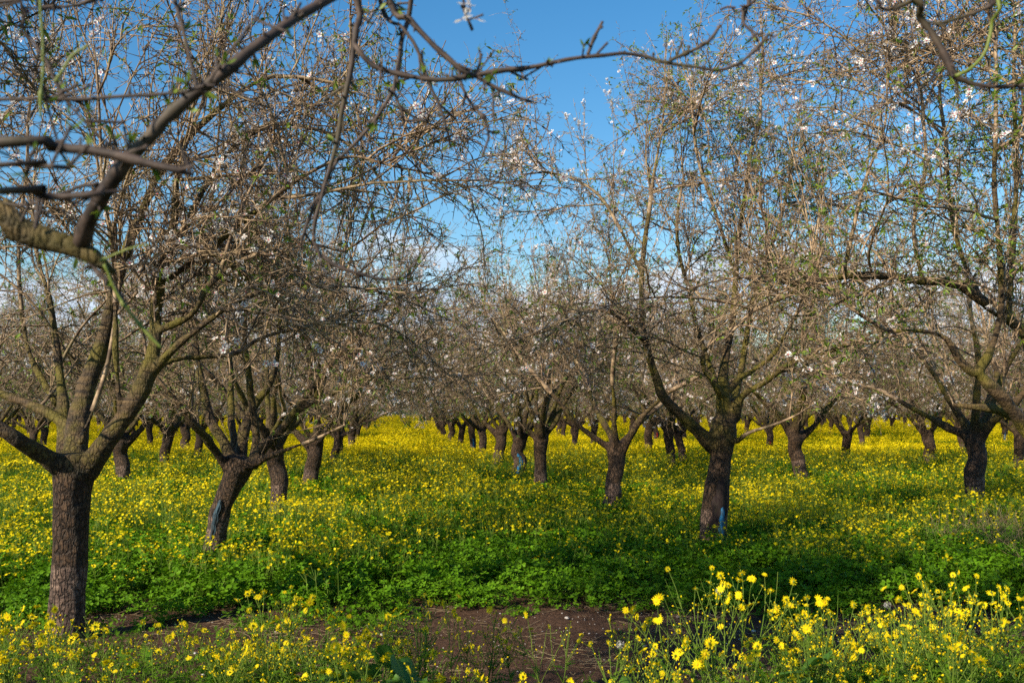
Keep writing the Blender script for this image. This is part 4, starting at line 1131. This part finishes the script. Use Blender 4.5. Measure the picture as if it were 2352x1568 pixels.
# ------------------------------------------------------------------ tall yellow daisies in front
def daisy_head(r, size):
    """one flower head, its centre at the origin, facing +Z: narrow petals round a domed disc"""
    acc = Acc(); n = r.integers(11, 15); V, F1, F2 = [], [], []
    for i in range(n):
        a = i * 6.283 / n + r.uniform(-.06, .06); L_ = size * r.uniform(.86, 1.06); w = size * .15; dz = r.uniform(-.22, .12) * size
        d = np.array([math.cos(a), math.sin(a), 0]); s = np.array([-d[1], d[0], 0]); b = len(V)
        V += [d * size * .22 - s * w * .5, d * size * .22 + s * w * .5, d * L_ * .62 + s * w + [0, 0, .06 * size], d * L_ * .62 - s * w + [0, 0, .06 * size], d * L_ + s * w * .35 + [0, 0, dz], d * L_ - s * w * .35 + [0, 0, dz]]
        F1 += [[b, b + 1, b + 2, b + 3], [b + 3, b + 2, b + 4, b + 5]]
    acc.add(np.array(V), np.array(F1), 0)
    P = np.array([[[0, 0, -.16 * size], [0, 0, -.1 * size], [0, 0, .02 * size], [0, 0, .10 * size], [0, 0, .13 * size]]])
    V, f = tubes(P, np.array([[.1, .25, .3, .2, .02]]) * size, 9, True); acc.add(V, f, 1)
    V, f = tubes(np.array([[[0, 0, -.5 * size], [0, 0, -.3 * size], [0, 0, -.04 * size]]]), np.array([[.06, .2, .24]]) * size, 8, True); acc.add(V, f, 2)
    return acc
def orient(V, z, c, roll):
    z = z / np.linalg.norm(z); u = np.cross(z, [math.cos(roll), math.sin(roll), .01]); u /= np.linalg.norm(u); w = np.cross(z, u)
    return np.asarray(V) @ np.array([u, w, z]) + c
def lobed_leaf(acc, r, B, D, ln, mat):
    s = np.cross(D, [0, 0, 1.0]); s /= np.linalg.norm(s) + 1e-6; nn = np.cross(s, D); k = 6
    mid = [B + D * ln * t - np.array([0, 0, 1]) * ln * .35 * t * t for t in np.linspace(0, 1, k + 1)]
    V, T3 = list(mid), []
    for i in range(k):
        for sg in (1, -1):
            wv = ln * (.10 + .20 * math.sin(math.pi * (i + .7) / k)) * r.uniform(.7, 1.2)
            tip = (mid[i] + mid[i + 1]) / 2 + D * ln * .10 + s * sg * wv + nn * r.uniform(-.03, .06) * ln
            V.append(tip); j = len(V) - 1
            T3.append([i, i + 1, j] if sg > 0 else [i + 1, i, j])
    acc.add(np.array(V), np.array(T3), mat)
def daisy_plant(seed, H, nheads, fluff=0, lush=1.0):
    """-> stem mesh, leaf mesh, list of head placements"""
    r = np.random.default_rng(seed); st, lv = Acc(), Acc()
    ns = 1 if H < 0.5 else 2
    heads = []
    buds = Acc()
    for q in range(ns):
        d0 = np.array([r.normal() * .10, r.normal() * .10, 1.0])
        P = grow(r, np.array([[r.normal() * .015, r.normal() * .015, 0]]), d0[None], np.array([H * r.uniform(.72, .86)]), 10, 0.07, 0.05)
        R = np.linspace(.0036, .0018, 10)[None] * (H / .6) ** .5
        V, f = tubes(P, R, 6); st.add(V, f, 0)
        nbv = max(2, nheads // ns)
        for j in range(nbv + 2):
            t = r.uniform(.55, 1.0) if j else 1.0
            S, T, rr = pick(P, R, np.array([0]), np.array([t]))
            a = r.uniform(0, 6.28); D = unit(T * .9 + np.array([[math.cos(a), math.sin(a), .1]]) * (.75 if j else .15))
            top = H * r.uniform(.86, 1.03); ln = max(.05, (top - S[0, 2])) * r.uniform(.85, 1.1)
            Q = grow(r, S, D, np.array([ln]), 6, .07, .12)
            V, f = tubes(Q, np.linspace(.0019, .0011, 6)[None], 5); st.add(V, f, 0)
            e = Q[0, -1]; z = unit(Q[0, -1] - Q[0, -2] + r.normal(size=3) * .75 + np.array([-.25, -.35, .25]))
            if j < nbv: heads.append((e + z * .006, z, r.uniform(.62, 1.15)))
            else: buds.add(orient(daisy_head(r, .006).V[1], z, e, 0), [np.arange(45).reshape(5, 9)[i][None] for i in (0,)], 0) if False else None
            # small buds on side stalks
            for b_ in range(3):
                S2, T2, r2 = pick(Q, np.full((1, 6), .001), np.array([0]), np.array([r.uniform(.3, .95)]))
                D2 = unit(T2 + r.normal(size=(1, 3)) * .8); Q2 = S2[:, None] + D2[:, None] * np.array([0, .5, 1.0])[None, :, None] * r.uniform(.015, .045)
                V, f = tubes(Q2, np.full((1, 3), .0008), 4); st.add(V, f, 0)
                V, f = spindle(Q2[:, -1], D2, np.array([.009]), np.array([.0034]), 6); st.add(V, f, 1 if r.random() < .6 else 0)
        for j in range(int(16 * lush * H / .6)):
            t = r.uniform(.04, .92); S, T, rr = pick(P, R, np.array([0]), np.array([t])); a = r.uniform(0, 6.28)
            D = unit(np.array([math.cos(a), math.sin(a), r.uniform(.15, .9)])); lobed_leaf(lv, r, S[0], D, r.uniform(.05, .11) * (1.15 - .5 * t), 0)
    for j in range(int(10 * lush)):
        a = r.uniform(0, 6.28); D = unit(np.array([math.cos(a), math.sin(a), r.uniform(.3, 1.0)])); lobed_leaf(lv, r, np.array([0, 0, r.uniform(0, .1)]), D, r.uniform(.08, .15), 0)
    return st, lv, heads

HEADS = []
for i in range(4):
    rg = np.random.default_rng(800 + i); HEADS.append(daisy_head(rg, 0.0190))
HEADM = [h.mesh("daisy_head%d" % i, [YELLOW, YDISC, STEM], smooth=False) for i, h in enumerate(HEADS)]
rg = np.random.default_rng(811)
fl = Acc(); k = 70; D = unit(rg.normal(size=(k, 3)) + np.array([0, 0, .25])); V, f = cones(np.zeros((k, 3)), D * rg.uniform(.012, .018, (k, 1)), np.full(k, .0007)); fl.add(V, f, 0)
tips = D * .015; V, f = cones(np.repeat(tips, 4, 0), np.repeat(tips, 4, 0) + unit(rg.normal(size=(k * 4, 3))) * .005, np.full(k * 4, .0006)); fl.add(V, f, 0)
FLUFFM = fl.mesh("seed_head", [FLUFF])
def build_daisy(seed, H, nheads, nfluff=0, lush=1.0):
    st, lv, heads = daisy_plant(seed, H, nheads, nfluff, lush)
    return st.mesh("daisy_stem", [STEM, YELLOW]), lv.mesh("daisy_leaves", [HERB], smooth=False), heads
DKIND = [build_daisy(900, .78, 9), build_daisy(901, .72, 10), build_daisy(902, .62, 8), build_daisy(903, .52, 7), build_daisy(904, .46, 6)]
def place_daisy(px, py, D, kind, label, fluff=0, rz=None):
    """head tops at photo px, standing at depth D"""
    top = at(px, py, D); st, lv, heads = DKIND[kind]
    H0 = max(h[0][2] for h in heads)
    gz = 0.02
    s = (top[2] - gz) / H0
    rz = rz if rz is not None else rng.uniform(0, 6.28)
    t = empty("daisy_plant", (top[0], top[1], gz), rz); t.scale = (min(s, 1.25), min(s, 1.25), s)
    tag(t, label, "flower", "tall yellow daisy plants in the foreground")
    link("stem", st, t); tag(link("leaves", lv, t), kind="stuff")
    for i, (c, z, k) in enumerate(heads):
        o = link("seed_head" if i < fluff else "flower_head", FLUFFM if i < fluff else HEADM[i % 4], t)
        o.rotation_euler = Vector(z).to_track_quat('Z', 'Y').to_euler(); o.location = c; o.scale = (k, k, k)
    return t
DA = [
 (1625, 1296, 4.4, 0, "tallest daisy at the left end of the right cluster, topped by a white seed head", 1),
 (1700, 1312, 4.5, 1, "branching daisy plant just right of the one with the white seed head", 0),
 (1585, 1372, 4.3, 2, "daisy plant leaning left over the bare soil beside the right cluster", 0),
 (1665, 1345, 4.2, 1, "dense headed daisy between the two tall ones left in the right cluster", 0),
 (1758, 1400, 4.6, 3, "single stemmed daisy plant with few heads in the dark gap of the right cluster", 0),
 (1850, 1368, 4.3, 1, "daisy plant with a large open bloom in the middle of the right cluster", 0),
 (1808, 1382, 4.7, 3, "small daisy plant just left of the large open bloom", 0),
 (1905, 1430, 4.0, 2, "thick bunch of daisies below the middle of the right cluster", 0),
 (1958, 1372, 4.5, 2, "slender daisy plant right of the middle bunch", 0),
 (2040, 1385, 4.2, 1, "bushy daisy plant with a grey seed head beside it before the dark shade", 1),
 (2105, 1410, 4.0, 2, "lower daisy plant between the grey seed head and the tall pair", 0),
 (2165, 1306, 4.2, 0, "tallest daisy plant of the right hand pair standing against the dark shade", 0),
 (2120, 1350, 4.4, 1, "daisy plant leaning left beside the tall right hand pair", 0),
 (2258, 1316, 4.1, 0, "second of the tall right hand daisies with heads fanning to the right", 0),
 (2215, 1360, 4.0, 1, "full headed daisy plant between the two tall right hand ones", 0),
 (2300, 1345, 4.3, 1, "daisy plant near the right edge with drooping outer blooms", 0),
 (2345, 1400, 3.9, 2, "daisy plant cut by the right edge of the frame", 0),
 (2180, 1450, 3.7, 3, "low daisy plant in front of the tall right hand pair", 0),
 (975, 1365, 4.5, 1, "taller daisy plant standing before the clover near the middle of the frame", 0),
 (925, 1392, 4.6, 2, "daisy plant left of the taller middle one", 0),
 (1062, 1396, 4.5, 2, "daisy plant right of the taller middle one", 0),
 (1105, 1402, 4.7, 3, "daisy with one big bloom at the left end of the open soil", 0),
 (1285, 1410, 4.4, 2, "dark stemmed daisy plant standing alone against the bare soil", 0),
 (1440, 1412, 4.4, 2, "daisy plant with a ring of heads on the bare soil right of centre", 0),
 (1487, 1488, 4.0, 4, "short daisy plant at the right end of the middle drift", 0),
 (1395, 1480, 4.2, 4, "short daisy plant with white seed heads in the middle drift", 1),
 (600, 1355, 4.6, 1, "daisy plant with paired blooms in the deep shade right of the big trunk", 0),
 (655, 1342, 4.7, 0, "tallest daisy plant in the deep shade between trunk and clover", 0),
 (745, 1368, 4.6, 2, "daisy plant at the right end of the deep shade", 0),
 (825, 1470, 4.0, 3, "daisy plant with one sunlit star bloom in the shaded drift", 0),
 (270, 1442, 4.5, 3, "daisy plant close right of the big trunk foot", 0),
 (185, 1462, 4.4, 3, "daisy plant in front of the big trunk foot", 0),
 (330, 1440, 4.6, 2, "daisy plant with several blooms a step right of the big trunk", 0),
 (440, 1432, 4.6, 3, "daisy plant halfway between the big trunk and the shaded tall ones", 0),
 (60, 1490, 4.2, 4, "short daisy plant at the lower left corner", 0),
 (520, 1480, 4.2, 4, "short daisy plant in the lower left drift", 0),
]
for a in DA: place_daisy(*a)
# the low drift between and before them
def joined_daisy(seed, H, nh, lush=1.0):
    st, lv, heads = daisy_plant(seed, H, nh, 0, lush); acc = Acc(); acc2 = []
    for V, F_, M in zip([None], [None], [None]): pass
    big = Acc()
    def merge(A, mm):
        off = big.n
        big.V += A.V; big.n += A.n
        for f, m in zip(A.F, A.M): big.F.append(f + off); big.M.append(mm[m])
    merge(st, {0: 1, 1: 0}); merge(lv, {0: 2})
    for i, (c, z, k) in enumerate(heads):
        h = HEADS[i % 4]; hh = Acc(); hh.F, hh.M, hh.n = h.F, h.M, h.n; hh.V = [orient(np.concatenate(h.V) * k, z, c, i)]
        merge(hh, {0: 0, 1: 3, 2: 1})
    return big.mesh("low_daisy", [YELLOW, STEM, HERB, YDISC], smooth=False)
dk = [joined_daisy(950 + i, h, nh) for i, (h, nh) in enumerate(((.50, 6), (.44, 5), (.38, 5), (.55, 7), (.34, 4), (.42, 6)))]
gr = [flower_clump(970 + i, 0.16, 0, 0.20, 0.3, 0.01, 60, 0.11, 0.006) for i in range(3)]
lvp = []
for i in range(3):
    A = Acc(); rg = np.random.default_rng(980 + i)
    for j in range(34):
        a = rg.uniform(0, 6.28); q = .13 * rg.random() ** .5
        lobed_leaf(A, rg, np.array([q * math.cos(a), q * math.sin(a), rg.uniform(0, .22)]), unit(np.array([math.cos(a), math.sin(a), rg.uniform(.2, 1.4)])), rg.uniform(.06, .12), 0)
    lvp.append(A.mesh("herb_tuft", [HERB], smooth=False))
P, c, la = wedge(3.0, 6.9, 92, r)
def front(la):      # depth to which the drift of daisies reaches, by lateral position
    u = la
    return np.interp(u, [-3.6, -2.4, -1.4, -0.7, -0.1, 0.35, 0.6, 0.95, 1.2, 1.9, 3.5], [5.5, 5.3, 5.3, 5.3, 5.2, 5.1, 4.7, 4.1, 5.0, 5.8, 6.3])
fd = front(la * 5.2 / c) + 0.35 * n2(P[:, 0], P[:, 1], 1.5, 91)
keep = c < fd
keep &= ~((np.abs(la * 5.2 / c - 0.98) < 0.35) & (c > 4.3) & (r.random(len(c)) < 0.75))
keep &= r.random(len(c)) < np.clip(0.55 + 0.8 * n2(P[:, 0], P[:, 1], 1.4, 92), .08, 1)
P, c, la = P[keep], c[keep], la[keep]
u = r.random(len(c))
kk = np.where(u < 0.50, r.integers(0, 6, len(c)), np.where(u < .72, r.integers(6, 9, len(c)), r.integers(9, 12, len(c))))
P[:, 2] = 0.02
low = (c > 4.9) & (la < -0.6) & (kk < 6)
lsz = r.uniform(.75, 1.15, len(c)) * np.where(low, 0.72, 1.0)
P9, c9, la9 = wedge(5.0, 6.9, 16, r); ok = (la9 < -0.5 + .3 * n2(P9[:, 0], P9[:, 1], 1.4, 97)) & (r.random(len(c9)) < .62); P9 = P9[ok]; P9[:, 2] = .02
k9 = r.choice([9, 10, 11, 6, 7], len(P9))
P = np.concatenate([P, P9]); kk = np.r_[kk, k9]; c = np.r_[c, c9[ok]]; lsz = np.r_[lsz, r.uniform(.4, .75, len(P9))]
tag(scatter("daisy_drift", P, dk + gr + lvp, kk, r.uniform(0, 6.28, len(c)), lsz, r.normal(size=(len(c), 2)) * .10), "low drift of yellow daisies and feathery leaves along the bottom of the frame", "flower drift", kind="stuff")

# broad leaved mallows in the front
def mallow(seed, nl, size):
    rg = np.random.default_rng(seed); L_, S_m = [], Acc()
    for i in range(nl):
        a = rg.uniform(0, 6.28); h = rg.uniform(.10, .26) * size; q = rg.uniform(.03, .16) * size
        c = np.array([q * math.cos(a), q * math.sin(a), h]); z = unit(np.array([math.cos(a) * .5, math.sin(a) * .5, 1.0]) + rg.normal(size=3) * .25)
        rad = rg.uniform(.05, .085) * size; nn = 35; V = [[0, 0, -.12 * rad]]
        for j in range(nn):
            t = j / (nn - 1) * 5.7 + .29; w = rad * (.80 + .20 * abs(math.cos(t * 2.6)) + .04 * math.sin(j * 2.4)); V.append([w * math.cos(t), w * math.sin(t), .10 * rad * math.cos(t * 5.2)])
        V = orient(np.array(V), z, c, a)
        T3 = np.array([[0, j, j + 1] for j in range(1, nn)])
        L_.append((V, T3))
        P = np.array([[[0, 0, 0], c * [.4, .4, .6], c]]); V, f = tubes(P, np.full((1, 3), .0022), 5); S_m.add(V, f, 0)
    return L_, S_m
MALL = leaf_material("mallow_leaf", (0.07, 0.17, 0.02), (0.11, 0.24, 0.035), 0.35, 0.5)
for px, py, D, sz, nl, lb in ((1930, 1562, 4.0, 1.5, 7, "broad leaved mallow plant at the bottom edge below the right daisies"), (860, 1562, 4.1, 1.2, 9, "broad leaved mallow plant at the bottom edge left of centre, in shade"), (1440, 1600, 4.2, .9, 5, "small mallow plant low at the bottom edge near the bare soil")):
    tp = at(px, py, D); t = empty("mallow_plant", (tp[0], tp[1], 0.02)); tag(t, lb, "plant")
    sz2 = max(sz, (tp[2]) / .24); L_, S_m = mallow(int(px), nl, sz2)
    link("stem", S_m.mesh("mallow_stems", [STEM]), t)
    for V, T3 in L_: link("leaf", mesh_np("mallow_leaf", V, [T3], [MALL], smooth=False), t)

# ------------------------------------------------------------------ far end of the orchard, one twiggy mass
if far:
    k = len(far); P = np.array([[x, y, 0] for y, x, _, _ in far])
    comb = []
    for i in range(3):
        o1 = bpy.data.objects.new("a", protos[i]['crown']); comb.append(o1.data)
    tag(scatter("distant_orchard", P, comb, rng.integers(0, 3, k), rng.uniform(0, 6.28, k), np.full(k, 1.0)), "far end of the orchard, bare crowns blending into one mass", "orchard", kind="stuff")
Pe = np.array([[x, y, 0] for y in (121, 125.5, 130) for x in np.arange(-62, 95, 3.4)]) + np.r_[[rng.uniform(-.6, .6, 3) * [1, 1, 0] for _ in range(3 * len(np.arange(-62, 95, 3.4)))]]
tag(scatter("orchard_edge", Pe, [protos[i]['crown'] for i in range(3)], rng.integers(0, 3, len(Pe)), rng.uniform(0, 6.28, len(Pe)), np.full(len(Pe), 1.0)), "bare crowns closing the far end of the lane", "orchard", kind="stuff")
